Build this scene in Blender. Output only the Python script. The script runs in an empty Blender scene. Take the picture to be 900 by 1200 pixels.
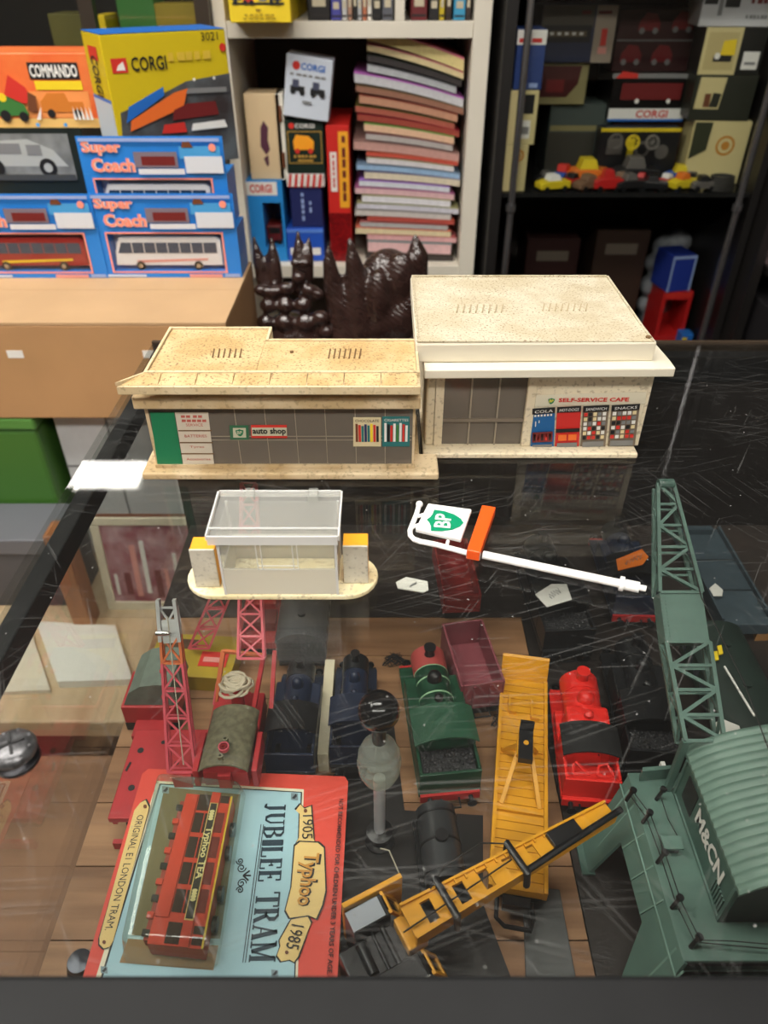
import bpy, bmesh, math, random
from math import sin, cos, pi, radians
from mathutils import Vector, Matrix
random.seed(7)
sc = bpy.context.scene
C = sc.collection

# ---------------------------------------------------------------- camera
FPX, TH = 865.0, radians(37.0)
CAMP = Vector((0, 0, 1.22))
cd = bpy.data.cameras.new('camera'); cam = bpy.data.objects.new('camera', cd); C.objects.link(cam)
cam.location = CAMP; cam.rotation_euler = (pi/2 - TH, 0, 0)
cd.sensor_fit = 'VERTICAL'; cd.sensor_height = 36; cd.sensor_width = 27
cd.lens = 36*FPX/1200; cd.clip_start = .01
cd.dof.use_dof = True; cd.dof.focus_distance = .47; cd.dof.aperture_fstop = 9
sc.camera = cam
# ---------------------------------------------------------------- world, exposure
w = bpy.data.worlds.new('world'); sc.world = w; w.use_nodes = True
w.node_tree.nodes['Background'].inputs[0].default_value = (1, .97, .92, 1)
w.node_tree.nodes['Background'].inputs[1].default_value = .05
vs = sc.view_settings
vs.view_transform = 'Standard'; vs.look = 'None'; vs.gamma = 1; vs.use_curve_mapping = False
vs.exposure = 0.28
LAMP = 17.0
sc.cycles.transparent_max_bounces = 48
sc.cycles.max_bounces = 8
sc.cycles.use_denoising = True
# spotlight lamps of the ceiling fittings are built in lamp() below

# ---------------------------------------------------------------- helpers
def ray(u, v):
    a, b = (u-450)/FPX, (600-v)/FPX
    return Vector((a, cos(TH)+b*sin(TH), -sin(TH)+b*cos(TH)))
def PZ(u, v, z):
    d = ray(u, v); return CAMP + d*((z-CAMP.z)/d.z)
def PY(u, v, y):
    d = ray(u, v); return CAMP + d*(y/d.y)

def lin(c): return tuple(((x/255)/12.92 if x/255 <= .04045 else ((x/255+.055)/1.055)**2.4) for x in c)
MATS = {}
def mat(key, col=None, rough=.5, metal=0, var=.0, scale=60, bump=0, bscale=200, emit=0, coat=0, col2=None):
    if key in MATS: return MATS[key]
    m = bpy.data.materials.new(key); MATS[key] = m; m.use_nodes = True
    nt = m.node_tree; b = nt.nodes['Principled BSDF']; L = nt.links.new
    c = lin(col)
    b.inputs['Base Color'].default_value = (*c, 1); b.inputs['Roughness'].default_value = rough; b.inputs['Metallic'].default_value = metal
    if coat: b.inputs['Coat Weight'].default_value = coat; b.inputs['Coat Roughness'].default_value = .08
    if var or col2 or bump: tc = nt.nodes.new('ShaderNodeTexCoord')
    if var or col2:
        n = nt.nodes.new('ShaderNodeTexNoise'); n.inputs['Scale'].default_value = scale; n.inputs['Detail'].default_value = 6
        L(tc.outputs['Object'], n.inputs['Vector'])
        r = nt.nodes.new('ShaderNodeValToRGB'); e = r.color_ramp.elements
        e[0].position, e[1].position = .36, .66
        c2 = lin(col2) if col2 else tuple(x*(1-var) for x in c)
        e[0].color = (*c2, 1); e[1].color = (*c, 1)
        L(n.outputs['Fac'], r.inputs[0]); L(r.outputs[0], b.inputs['Base Color'])
    if bump:
        n2 = nt.nodes.new('ShaderNodeTexNoise'); n2.inputs['Scale'].default_value = bscale; n2.inputs['Detail'].default_value = 4
        L(tc.outputs['Object'], n2.inputs['Vector'])
        bp = nt.nodes.new('ShaderNodeBump'); bp.inputs['Strength'].default_value = bump; bp.inputs['Distance'].default_value = .002
        L(n2.outputs['Fac'], bp.inputs['Height']); L(bp.outputs[0], b.inputs['Normal'])
    if emit:
        b.inputs['Emission Color'].default_value = (*c, 1); b.inputs['Emission Strength'].default_value = emit
    return m

def glass_mat(key, tint=(1, 1, 1), frost=0.0, frostcol=(200, 200, 195), scratch=False, rough=.01, f0=.04):
    """thin clear sheet: transparent + mirror by Schlick from both of its sides, optional frost and scratches"""
    if key in MATS: return MATS[key]
    m = bpy.data.materials.new(key); MATS[key] = m; m.use_nodes = True
    nt = m.node_tree; nt.nodes.clear(); N = nt.nodes.new; L = nt.links.new
    out = N('ShaderNodeOutputMaterial'); tr = N('ShaderNodeBsdfTransparent'); tr.inputs[0].default_value = (*tint, 1)
    gl = N('ShaderNodeBsdfGlossy'); gl.inputs['Roughness'].default_value = rough
    geo = N('ShaderNodeNewGeometry'); dot = N('ShaderNodeVectorMath'); dot.operation = 'DOT_PRODUCT'
    L(geo.outputs['Incoming'], dot.inputs[0]); L(geo.outputs['Normal'], dot.inputs[1])
    def mth(op, a, b=None):
        n = N('ShaderNodeMath'); n.operation = op; n.use_clamp = False
        for i, x in enumerate((a, b)):
            if x is None: continue
            if isinstance(x, (int, float)): n.inputs[i].default_value = x
            else: L(x, n.inputs[i])
        return n.outputs[0]
    f = mth('ADD', mth('MULTIPLY', mth('POWER', mth('SUBTRACT', 1.0, mth('ABSOLUTE', dot.outputs['Value'])), 5.0), 1-f0), f0)
    mx = N('ShaderNodeMixShader'); L(f, mx.inputs[0]); L(tr.outputs[0], mx.inputs[1]); L(gl.outputs[0], mx.inputs[2])
    last = mx.outputs[0]
    if frost:
        df = N('ShaderNodeBsdfDiffuse'); df.inputs[0].default_value = (*lin(frostcol), 1)
        m2 = N('ShaderNodeMixShader'); m2.inputs[0].default_value = frost; L(last, m2.inputs[1]); L(df.outputs[0], m2.inputs[2]); last = m2.outputs[0]
    if scratch:
        tc = N('ShaderNodeTexCoord'); acc = None
        def noise(vec, s, d=2):
            n = N('ShaderNodeTexNoise'); n.inputs['Scale'].default_value = s; n.inputs['Detail'].default_value = d; L(vec, n.inputs['Vector']); return n.outputs['Fac']
        for i, (rot, sx, sy, thr) in enumerate(((.35, 7, 900, .70), (-.25, 6, 800, .71), (1.0, 11, 1000, .71), (-1.15, 10, 900, .72), (2.2, 13, 1100, .72), (.05, 5, 700, .72))):
            mp = N('ShaderNodeMapping'); mp.inputs['Rotation'].default_value = (0, 0, rot); mp.inputs['Location'].default_value = (i*1.7, i*.9, i)
            mp.vector_type = 'TEXTURE'
            mp.inputs['Scale'].default_value = (1/sx, 1/sy, 1)
            L(tc.outputs['Object'], mp.inputs['Vector'])
            s = mth('GREATER_THAN', noise(mp.outputs[0], 1.0, 1), thr)
            s = mth('MULTIPLY', s, mth('GREATER_THAN', noise(tc.outputs['Object'], 9+i*3, 1), .5))
            acc = s if acc is None else mth('MAXIMUM', acc, s)
        vo = N('ShaderNodeTexVoronoi'); vo.inputs['Scale'].default_value = 85; L(tc.outputs['Object'], vo.inputs['Vector'])
        acc = mth('MULTIPLY', acc, .055)
        sp = mth('MULTIPLY', mth('LESS_THAN', vo.outputs['Distance'], .038), .35)
        acc = mth('MAXIMUM', acc, sp)
        dust = mth('MULTIPLY', noise(tc.outputs['Object'], 7, 6), .007)
        acc = mth('ADD', acc, dust)
        df = N('ShaderNodeBsdfDiffuse'); df.inputs[0].default_value = (.75, .74, .72, 1)
        m2 = N('ShaderNodeMixShader'); L(acc, m2.inputs[0]); L(last, m2.inputs[1]); L(df.outputs[0], m2.inputs[2]); last = m2.outputs[0]
    L(last, out.inputs[0])
    return m

def wood_mat(key, c1, c2, scale=(3, 60, 60), rough=.45):
    if key in MATS: return MATS[key]
    m = bpy.data.materials.new(key); MATS[key] = m; m.use_nodes = True
    nt = m.node_tree; b = nt.nodes['Principled BSDF']; N = nt.nodes.new; L = nt.links.new
    tc = N('ShaderNodeTexCoord'); mp = N('ShaderNodeMapping'); mp.inputs['Scale'].default_value = scale
    n = N('ShaderNodeTexNoise'); n.inputs['Scale'].default_value = 1; n.inputs['Detail'].default_value = 8; n.inputs['Distortion'].default_value = .6
    r = N('ShaderNodeValToRGB'); e = r.color_ramp.elements; e[0].position, e[1].position = .3, .7
    e[0].color = (*lin(c1), 1); e[1].color = (*lin(c2), 1)
    L(tc.outputs['Object'], mp.inputs[0]); L(mp.outputs[0], n.inputs['Vector']); L(n.outputs['Fac'], r.inputs[0]); L(r.outputs[0], b.inputs['Base Color'])
    b.inputs['Roughness'].default_value = rough
    return m

class MB:
    def __init__(s): s.v = []; s.f = []
    def add(s, vs, fs):
        o = len(s.v); s.v += [Vector(x) for x in vs]; s.f += [tuple(i+o for i in f) for f in fs]; return s
    def box(s, x0, x1, y0, y1, z0, z1):
        vs = [(x, y, z) for z in (z0, z1) for y in (y0, y1) for x in (x0, x1)]
        return s.add(vs, [(0, 2, 3, 1), (4, 5, 7, 6), (0, 1, 5, 4), (2, 6, 7, 3), (0, 4, 6, 2), (1, 3, 7, 5)])
    def prism(s, pts, vec):
        """polygon of 3-D points pushed along vec"""
        pts = [Vector(p) for p in pts]; vec = Vector(vec); n = len(pts)
        nor = Vector((0, 0, 0))
        for i in range(n): nor += (pts[i]-pts[0]).cross(pts[(i+1) % n]-pts[0])
        if nor.dot(vec) < 0: pts.reverse()
        return s.add(pts + [p+vec for p in pts], [tuple(range(n))[::-1], tuple(range(n, 2*n))] + [(i, (i+1) % n, n+(i+1) % n, n+i) for i in range(n)])
    def bar(s, p0, p1, w, t=None, up=(0, 0, 1)):
        p0, p1 = Vector(p0), Vector(p1); t = t or w; d = (p1-p0).normalized(); up = Vector(up)
        a = d.cross(up)
        if a.length < 1e-4: a = d.cross(Vector((1, 0, 0)))
        a.normalize(); b = a.cross(d).normalized(); a *= w/2; b *= t/2
        return s.add([p0-a-b, p0+a-b, p0+a+b, p0-a+b, p1-a-b, p1+a-b, p1+a+b, p1-a+b],
                     [(3, 2, 1, 0), (4, 5, 6, 7), (0, 1, 5, 4), (1, 2, 6, 5), (2, 3, 7, 6), (3, 0, 4, 7)])
    def cyl(s, p0, p1, r0, r1=None, n=16):
        p0, p1 = Vector(p0), Vector(p1); r1 = r0 if r1 is None else r1
        d = (p1-p0).normalized(); a = d.orthogonal().normalized(); b = d.cross(a)
        vs = []
        for p, r in ((p0, r0), (p1, max(r1, 1e-5))):
            vs += [p + a*r*cos(2*pi*i/n) + b*r*sin(2*pi*i/n) for i in range(n)]
        return s.add(vs, [tuple(range(n))[::-1], tuple(range(n, 2*n))] + [(i, (i+1) % n, n+(i+1) % n, n+i) for i in range(n)])
    def tube(s, pts, r, n=8):
        pts = [Vector(p) for p in pts]; vs = []; fs = []; m = len(pts); prev = None
        for k, p in enumerate(pts):
            d = (pts[min(k+1, m-1)]-pts[max(k-1, 0)]).normalized()
            a = d.orthogonal() if prev is None else prev - d*prev.dot(d)
            a.normalize(); prev = a; b = d.cross(a)
            vs += [p + a*r*cos(2*pi*i/n) + b*r*sin(2*pi*i/n) for i in range(n)]
        for k in range(m-1): fs += [(k*n+i, k*n+(i+1) % n, (k+1)*n+(i+1) % n, (k+1)*n+i) for i in range(n)]
        fs += [tuple(range(n))[::-1], tuple(range((m-1)*n, m*n))]
        return s.add(vs, fs)
    def lathe(s, prof, c=(0, 0, 0), n=24, axis='z'):
        c = Vector(c); vs = []; fs = []; m = len(prof)
        for r, z in prof:
            for i in range(n):
                x, y = r*cos(2*pi*i/n), r*sin(2*pi*i/n)
                vs.append(c + (Vector((x, y, z)) if axis == 'z' else Vector((x, z, y)) if axis == 'y' else Vector((z, x, y))))
        for k in range(m-1): fs += [(k*n+i, k*n+(i+1) % n, (k+1)*n+(i+1) % n, (k+1)*n+i) for i in range(n)]
        if prof[0] != prof[-1]: fs += [tuple(range(n))[::-1], tuple(range((m-1)*n, m*n))]
        return s.add(vs, fs)
    def sph(s, c, r, sc_=(1, 1, 1), n=14):
        prof = [(max(r*sin(pi*k/n), 1e-5), -r*cos(pi*k/n)) for k in range(n+1)]
        o = len(s.v); s.lathe(prof, (0, 0, 0), n*2)
        for i in range(o, len(s.v)): q = s.v[i]; s.v[i] = Vector((q.x*sc_[0], q.y*sc_[1], q.z*sc_[2]))+Vector(c)
        return s
    def xf(s, M):
        s.v = [M @ p for p in s.v]; return s
    def mesh(s, name, m, bevel=0, smooth=False, seg=2):
        me = bpy.data.meshes.new(name); me.from_pydata([tuple(p) for p in s.v], [], s.f)
        bm = bmesh.new(); bm.from_mesh(me); bmesh.ops.recalc_face_normals(bm, faces=bm.faces)
        if bevel:
            es = [e for e in bm.edges if len(e.link_faces) == 2 and e.calc_face_angle(0) > .5]
            bmesh.ops.bevel(bm, geom=es, offset=bevel, segments=seg, profile=.5, affect='EDGES', clamp_overlap=True)
        if smooth:
            for f in bm.faces: f.smooth = True
            for e in bm.edges:
                if len(e.link_faces) == 2 and e.calc_face_angle(0) > .75: e.smooth = False
        bm.to_mesh(me); bm.free()
        if m: me.materials.append(m)
        return me
    def build(s, name, m, parent, world=False, bevel=0, smooth=False, label=None, kind=None, seg=2):
        if world:
            r = parent
            while r.parent: r = r.parent
            s.xf(r.matrix_basis.inverted())
        o = bpy.data.objects.new(name, s.mesh(name, m, bevel, smooth, seg)); C.objects.link(o); o.parent = parent
        if label: o['label'] = label
        if kind: o['kind'] = kind
        return o

def tag(o, label, cat, group=None, kind=None):
    o['label'] = label
    if cat: o['category'] = cat
    if group: o['group'] = group
    if kind: o['kind'] = kind
    return o
def thing(name, label, cat, loc=(0, 0, 0), rz=0, group=None, tilt=(0, 0)):
    o = bpy.data.objects.new(name, None); C.objects.link(o); o.empty_display_size = .01
    o.location = loc; o.rotation_euler = (tilt[0], tilt[1], rz)
    o.matrix_basis = Matrix.Translation(Vector(loc)) @ o.rotation_euler.to_matrix().to_4x4()
    return tag(o, label, cat, group)
def solo(name, mb, m, label, cat, group=None, bevel=0, smooth=False, kind=None):
    xs = [p.x for p in mb.v]; ys = [p.y for p in mb.v]; zs = [p.z for p in mb.v]
    c = Vector(((min(xs)+max(xs))/2, (min(ys)+max(ys))/2, min(zs)))
    mb.xf(Matrix.Translation(-c))
    o = bpy.data.objects.new(name, mb.mesh(name, m, bevel, smooth)); C.objects.link(o); o.location = c
    return tag(o, label, cat, group, kind)

_txt = {}
def text_mesh(s, bold=0):
    k = (s, bold)
    if k not in _txt:
        cu = bpy.data.curves.new('lettering', 'FONT'); cu.body = s; cu.resolution_u = 2; cu.offset = bold
        o = bpy.data.objects.new('lettering', cu); C.objects.link(o)
        bpy.context.view_layer.update()
        me = o.evaluated_get(bpy.context.evaluated_depsgraph_get()).to_mesh()
        vs = [Vector(v.co) for v in me.vertices]; fs = [tuple(p.vertices) for p in me.polygons]
        bpy.data.objects.remove(o); bpy.data.curves.remove(cu)
        xs = [v.x for v in vs]; ys = [v.y for v in vs]
        x0, x1, y0, y1 = min(xs), max(xs), min(ys), max(ys)
        _txt[k] = ([((v.x-(x0+x1)/2)/(y1-y0), (v.y-(y0+y1)/2)/(y1-y0)) for v in vs], fs, (x1-x0)/(y1-y0))
    return _txt[k]
def lettering(parent, s, org, right, up, h, m, width=None, world=False, bold=0, name='lettering'):
    """flat print: centre, reading direction, up, height (and width) of the whole word"""
    vs, fs, asp = text_mesh(s, bold); org, right, up = Vector(org), Vector(right).normalized(), Vector(up).normalized()
    kx = h if width is None else width/asp
    mb = MB(); mb.add([org + right*x*kx + up*y*h for x, y in vs], fs)
    if world:
        r = parent
        while r.parent: r = r.parent
        mb.xf(r.matrix_basis.inverted())
    me = bpy.data.meshes.new(name); me.from_pydata([tuple(p) for p in mb.v], [], mb.f); me.materials.append(m)
    o = bpy.data.objects.new(name, me); C.objects.link(o); o.parent = parent
    return o

def struct(name, mb, m, parent=None, bevel=0):
    o = bpy.data.objects.new(name, mb.mesh(name, m, bevel)); C.objects.link(o); o.parent = parent
    if not parent: o['kind'] = 'structure'
    return o

# carton: front face at local y=0, width w about x=0, depth d, height h; decals in fractions of the front
class Carton:
    def __init__(s, name, label, cat, loc, wd, d, h, m, rz=0, group=None, tilt=(0, 0), hollow=None, part='body'):
        s.w, s.d, s.h, s.k = wd, d, h, 0
        s.o = thing(name, label, cat, loc, rz, group, tilt)
        if hollow:      # open window in the front: (fx0,fx1,fz0,fz1)
            x0, x1, z0, z1 = (-wd/2+hollow[0]*wd, -wd/2+hollow[1]*wd, hollow[2]*h, hollow[3]*h)
            b = MB(); t = .0015
            b.box(-wd/2, x0, 0, d, 0, h); b.box(x1, wd/2, 0, d, 0, h); b.box(x0, x1, 0, d, 0, max(z0, t)); b.box(x0, x1, 0, d, min(z1, h-t), h); b.box(x0, x1, d-t, d, z0, z1)
            s.b = b.build(part, m, s.o)
            s.hollow = (x0, x1, z0, z1)
        else:
            s.b = MB().box(-wd/2, wd/2, 0, d, 0, h).build(part, m, s.o, bevel=min(.0012, d*.2), seg=1)
    def p(s, fx, fz, lift=None):
        s_ = -.0003*(s.k+1) if lift is None else lift
        return Vector((-s.w/2+fx*s.w, s_, fz*s.h))
    def q(s, m, fx0, fx1, fz0, fz1, name='print_panel'):
        return s.poly(m, [(fx0, fz0), (fx1, fz0), (fx1, fz1), (fx0, fz1)], name)
    def poly(s, m, pts, name='print_panel'):
        s.k += 1
        o = MB().prism([s.p(a, b) for a, b in pts], (0, .0003, 0)).build(name, m, s.o); return o
    def circ(s, m, fx, fz, fr, name='print_disc', sx=1):
        r = fr*s.h; return s.poly(m, [(fx+sx*r*cos(i*pi/10)/s.w, fz+r*sin(i*pi/10)/s.h) for i in range(20)], name)
    def t(s, text, m, fx, fz, fh, fw=None, bold=0, rot=False):
        s.k += 1
        r, u = ((1, 0, 0), (0, 0, 1)) if not rot else ((0, 0, -1), (1, 0, 0))
        return lettering(s.o, text, s.p(fx, fz), r, u, fh*s.h if not rot else fh*s.w, m, None if fw is None else (fw*s.w if not rot else fw*s.h), bold=bold)
    def scrawl(s, m, fx, fz, fh, fw, rot=False, n=7):
        """print too small to read: a row of short marks"""
        x = -.5
        for i in range(n):
            l = (.55+.4*((i*37) % 10)/10)/n; a, b_ = x, x+l; x += 1.0/n
            if rot: s.q(m, fx-fh/2, fx+fh/2, fz-b_*fw, fz-a*fw, 'small_print')
            else: s.q(m, fx+a*fw, fx+b_*fw, fz-fh/2, fz+fh/2, 'small_print')
            s.k -= 1
        s.k += 1
    def film(s, m):
        x0, x1, z0, z1 = s.hollow; return MB().box(x0, x1, .0008, .0014, z0, z1).build('window_film', m, s.o)

# ---------------------------------------------------------------- materials used all over
white = mat('white_print', (232, 230, 224), .5); black = mat('black_print', (24, 24, 25), .5)
redp = mat('red_print', (205, 48, 38), .5); yel = mat('yellow_print', (236, 205, 36), .5); bluep = mat('blue_print', (32, 105, 190), .5)
orangep = mat('orange_print', (232, 110, 40), .5); creamp = mat('cream_print', (226, 208, 160), .5); greenp = mat('green_print', (60, 120, 55), .5)
navyp = mat('navy_print', (30, 38, 92), .5); greyp = mat('grey_print', (128, 128, 128), .5); pinkp = mat('pink_print', (222, 150, 140), .5)
skyp = mat('sky_print', (70, 155, 215), .5); brownp = mat('brown_print', (110, 62, 34), .5); darkred = mat('dark_red_print', (110, 28, 28), .5)
blk_plastic = mat('black_plastic', (22, 22, 24), .35, bump=.05); blk_metal = mat('black_metal', (28, 29, 31), .38, .3)
steel = mat('bright_steel', (190, 190, 188), .25, 1); blk_rail = mat('dark_rail', (24, 25, 26), .62, .0, var=.35, scale=25)
blk_rail.node_tree.nodes['Principled BSDF'].inputs['Specular IOR Level'].default_value = .25
string_m = mat('grey_string', (176, 170, 150), .9); wire_m = mat('black_wire', (24, 22, 20), .6)
clearfilm = glass_mat('clear_film', (.97, .97, .97), 0)
# ================================================================ room shell and ceiling lamps
wallm = mat('wall_paint', (128, 122, 114), .8, var=.06, scale=3)
struct('floor', MB().box(-2.4, 2.4, -2.2, 3.4, -.05, 0), wood_mat('floor_wood', (92, 62, 42), (128, 90, 62), (40, 3, 3), .4))
struct('ceiling', MB().box(-2.4, 2.4, -2.2, 3.4, 2.4, 2.45), mat('ceiling_paint', (118, 114, 108), .85))
struct('wall_back', MB().box(-2.4, 2.4, 3.4, 3.45, 0, 2.4), wallm)
struct('wall_front', MB().box(-2.4, 2.4, -2.25, -2.2, 0, 2.4), wallm)
struct('wall_left', MB().box(-2.45, -2.4, -2.2, 3.4, 0, 2.4), wallm)
struct('wall_right', MB().box(2.4, 2.45, -2.2, 3.4, 0, 2.4), wallm)
def lamp(x, y, lx, ly, label):
    o = thing('ceiling_light', label, 'light', (x, y, 2.36), group='ceiling lights')
    MB().box(-lx/2-.02, lx/2+.02, -ly/2-.02, ly/2+.02, .012, .04).build('frame', mat('lamp_frame', (225, 225, 222), .5), o)
    MB().box(-lx/2, lx/2, -ly/2, ly/2, 0, .012).build('diffuser', mat('lamp_diffuser', (255, 250, 242), .5, emit=LAMP), o)
lamp(-1.16, 2.5, .34, .17, 'short ceiling light mirrored in the glass top beside the shop model')
lamp(-.25, .25, 1.2, .3, 'long ceiling light above the glass counter')
lamp(-1.2, .55, .3, 1.2, 'ceiling light above the boxed coaches and carton')
lamp(.6, -.9, 1.2, .3, 'long ceiling light over the customer side, toward the trains')
lamp(-.7, -.9, 1.2, .3, 'added ceiling light over the customer side, brightening the bookcase')  # extra lamp added to brighten the bookcase and cabinets behind

# ================================================================ glass display counter
ZG, ZS = .95, .76
XL, YF, YB, XR = -.202, .102, .601, 1.05
ctr = thing('display_counter', 'glass-topped display counter with black metal rails and wooden shelf full of toy trains', 'display case', (.42, .35, 0))
MB().box(XL, XR, YF-.03, YB, ZG-.006, ZG).build('glass_top', glass_mat('counter_glass', (.905, .915, .905), scratch=True), ctr, world=True)
side_glass = glass_mat('side_glass', (.92, .94, .93), f0=.09)
MB().box(XL, XL+.005, YF+.001, YB-.012, .70, ZG-.007).build('side_pane', side_glass, ctr, world=True)
MB().box(XL, XR, YF-.052, YF, ZG-.03, ZG+.004).build('front_rail', blk_rail, ctr, world=True, bevel=.002)
MB().box(XL, XR, YF-.060, YF-.0525, ZG-.034, ZG+.001).build('rail_trim', mat('grey_trim', (96, 104, 108), .4, .3), ctr, world=True, bevel=.001)
MB().box(XL+.003, XL+.014, YF+.001, YB-.014, ZG-.022, ZG-.0065).build('side_rail', blk_rail, ctr, world=True, bevel=.001)
MB().box(XL, XR, YB-.012, YB, ZG-.03, ZG-.0065).build('rear_rail', blk_metal, ctr, world=True)
MB().box(XL, XR, YB, YB+.004, ZG-.007, ZG+.002).build('rear_trim', mat('brown_trim', (70, 58, 46), .4, .3), ctr, world=True)
MB().box(XL+.002, XR, YB-.011, YB-.001, 0, ZG-.031).build('rear_panel', mat('dark_panel', (26, 20, 18), .6), ctr, world=True)
MB().box(XL+.006, XR, YF-.05, YB-.0125, .66, ZS-.008).build('shelf_board', mat('dark_board', (40, 30, 24), .6), ctr, world=True)
MB().box(XL, XR, YF-.05, YB-.0125, 0, .659).build('base_cabinet', mat('base_panel', (58, 44, 34), .6), ctr, world=True)
MB().box(XL, XR, YF-.05, YF-.046, .66, ZG-.031).build('front_pane', side_glass, ctr, world=True)
pw1 = wood_mat('plank_wood', (132, 94, 62), (172, 130, 92), (6, 90, 60), .5)
pw2 = wood_mat('plank_wood_dark', (120, 84, 54), (160, 118, 82), (6, 90, 60), .5)
k = 0
yy = YF-.04
while yy < .44:
    xs_ = [XL+.0065, XL+.0065+random.uniform(.10, .2), .1195]
    for i in range(2):
        MB().box(xs_[i]+.0003, xs_[i+1]-.0003, yy+.0004, yy+.0436, ZS-.0078, ZS).build('plank', (pw1, pw2)[(k+i) % 2], ctr, world=True)
    yy += .044; k += 1
MB().box(.120, XR, YF-.04, yy, ZS-.0078, ZS).build('dark_panel', mat('panel_umber', (38, 31, 27), .5, var=.3, scale=18), ctr, world=True)  # dark board put in to darken this end of the shelf
MB().box(XL+.0065, XR, yy+.0005, YB-.0127, ZS-.0078, ZS).build('rear_dark_strip', mat('dim_strip', (46, 36, 30), .7, var=.4, scale=20), ctr, world=True)  # dark strip stands in for the dim space behind the planks

# ================================================================ furniture behind and beside the counter
# low bench at the counter's left end
tanw = wood_mat('bench_wood', (176, 148, 112), (205, 180, 146), (30, 4, 4), .5)
b = thing('low_bench', 'low pale wooden bench beside the glass counter holding boxes and a framed print', 'bench', (-.62, .85, 0))
MB().box(-1.05, -.215, .575, 1.25, .43, .46).build('bench_top', tanw, b, world=True, bevel=.003)
for x in (-1.02, -.26):
    for y in (.6, 1.2): MB().box(x, x+.04, y, y+.04, 0, .43).build('leg', tanw, b, world=True)
grn = mat('green_plastic', (66, 112, 44), .45)
g = thing('storage_box', 'bright green plastic box standing under the cardboard carton', 'box', (-.62, .868, .46))
MB().box(-.146, .146, 0, .09, 0, .245).build('body', grn, g, bevel=.006)
MB().box(-.149, .149, -.003, .093, .2455, .2655).build('lid', mat('green_lid', (84, 136, 62), .45), g, bevel=.004)
gb = thing('flat_box', 'dark grey lidded box on the bench in front of the green box', 'box', (-.60, .78, .46))
MB().box(-.155, .159, 0, .08, 0, .1).build('body', mat('charcoal_box', (72, 72, 76), .6), gb, bevel=.002)
MB().box(-.158, .161, -.003, .083, .1005, .126).build('lid', mat('charcoal_lid', (96, 98, 104), .5), gb, bevel=.002)
wc = Carton('white_carton', 'plain white carton supporting the end of the cardboard carton', 'box', (-.342, .90, .46), .24, .19, .2655, mat('white_card', (214, 214, 214), .7, var=.06))
wc.q(greyp, .3, .315, 0, 1, 'edge_line'); wc.q(greyp, 0, .3, .62, .632, 'edge_line')
# framed print leaning on the white carton
fp = thing('framed_print', 'white-framed print with reddish figures standing on the bench beside the glass', 'picture frame', (-.318, .772, .46), tilt=(-.12, 0))
W_, H_ = .165, .155
fr = mat('frame_cream', (226, 216, 190), .5)
MB().box(-W_/2, W_/2, .004, .012, 0, H_).build('backing', brownp, fp)
for (x0, x1, z0, z1) in ((-W_/2, W_/2, 0, .014), (-W_/2, W_/2, H_-.012, H_), (-W_/2, -W_/2+.012, .0145, H_-.0125), (W_/2-.012, W_/2, .0145, H_-.0125)):
    MB().box(x0, x1, 0, .0038, z0, z1).build('frame_bar', fr, fp, bevel=.001)
MB().box(-W_/2+.012, W_/2-.012, .0025, .0038, .014, H_-.012).build('print_sheet', mat('print_wash', (196, 160, 164), .6, scale=30, col2=(140, 56, 70)), fp)
for i in range(9):
    x = -W_/2+.018+i*.0145; z0 = .02+random.random()*.015
    MB().box(x, x+random.uniform(.004, .01), .0018, .0024, z0, z0+random.uniform(.03, .09)).build('print_figure', (white, darkred, pinkp)[i % 3], fp)
solo('white_sheet', MB().prism([PZ(45, 735, .4605), PZ(137, 740, .4605), PZ(157, 803, .4605), PZ(70, 806, .4605)], (0, 0, .012)), mat('paper_white', (226, 222, 214), .7), 'white board lying flat on the bench beside the glass', 'board')
solo('white_sheet', MB().prism([PZ(-30, 742, .4605), PZ(36, 738, .4605), PZ(60, 812, .4605), PZ(-10, 815, .4605)], (0, 0, .006)), mat('paper_cream', (216, 206, 188), .7), 'cream board on the bench, outermost from the counter', 'board')
solo('oak_post', MB().box(-.435, -.41, .73, .765, .4605, .63), wood_mat('orange_oak', (140, 84, 46), (182, 120, 70), (30, 30, 4)), 'orange-brown wooden post standing beside the framed print', 'post', bevel=.002)

# large cardboard carton
cbm = mat('cardboard', (186, 142, 96), .75, var=.12, scale=9)
cb = thing('cardboard_carton', 'large flat brown cardboard carton carrying the boxed coaches', 'carton', (-.595, .864, .7256))
MB().box(-.4, .4, 0, .226, 0, .131).build('body', cbm, cb, bevel=.002)
MB().box(-.4, .4, .0, .112, .1312, .1344).build('flap', mat('cardboard_flap', (200, 164, 122), .75, var=.1, scale=9), cb)
MB().box(-.4, .4, .1126, .226, .1312, .1344).build('flap', mat('cardboard_flap'), cb)
for a in (18, 177): 
    p = PY(a, 415, .864); MB().box(p.x-.010, p.x+.010, .8632, .8639, p.z-.005, p.z+.005).build('paper_sticker', white, cb, world=True)
ZC = .7256+.1345
cb2 = thing('cardboard_carton', 'second brown carton behind the first, under the orange and yellow boxes', 'carton', (-.635, 1.095, .46))
MB().box(-.36, .36, 0, .2, 0, .397).build('body', cbm, cb2, bevel=.002)
MB().box(-.36, .36, 0, .2, .3972, .4000).build('flap', mat('cardboard_flap'), cb2)
cr8 = thing('added_crate', 'low brown slatted crate added to brighten the floor beside the counter front', 'crate', (-.52, .33, 0))  # crate added so the side pane shows brown instead of dark floor
crw = wood_mat('crate_wood', (112, 78, 54), (138, 100, 72), (3, 40, 4), .55)
for i in range(2): MB().box(-.3, .3, -.23+i*.229, -.23+i*.229+.2285, .40, .415).build('slat', crw, cr8)
for x in (-.29, .25): MB().box(x, x+.04, -.23, .226, 0, .3995).build('side', crw, cr8)

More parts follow.
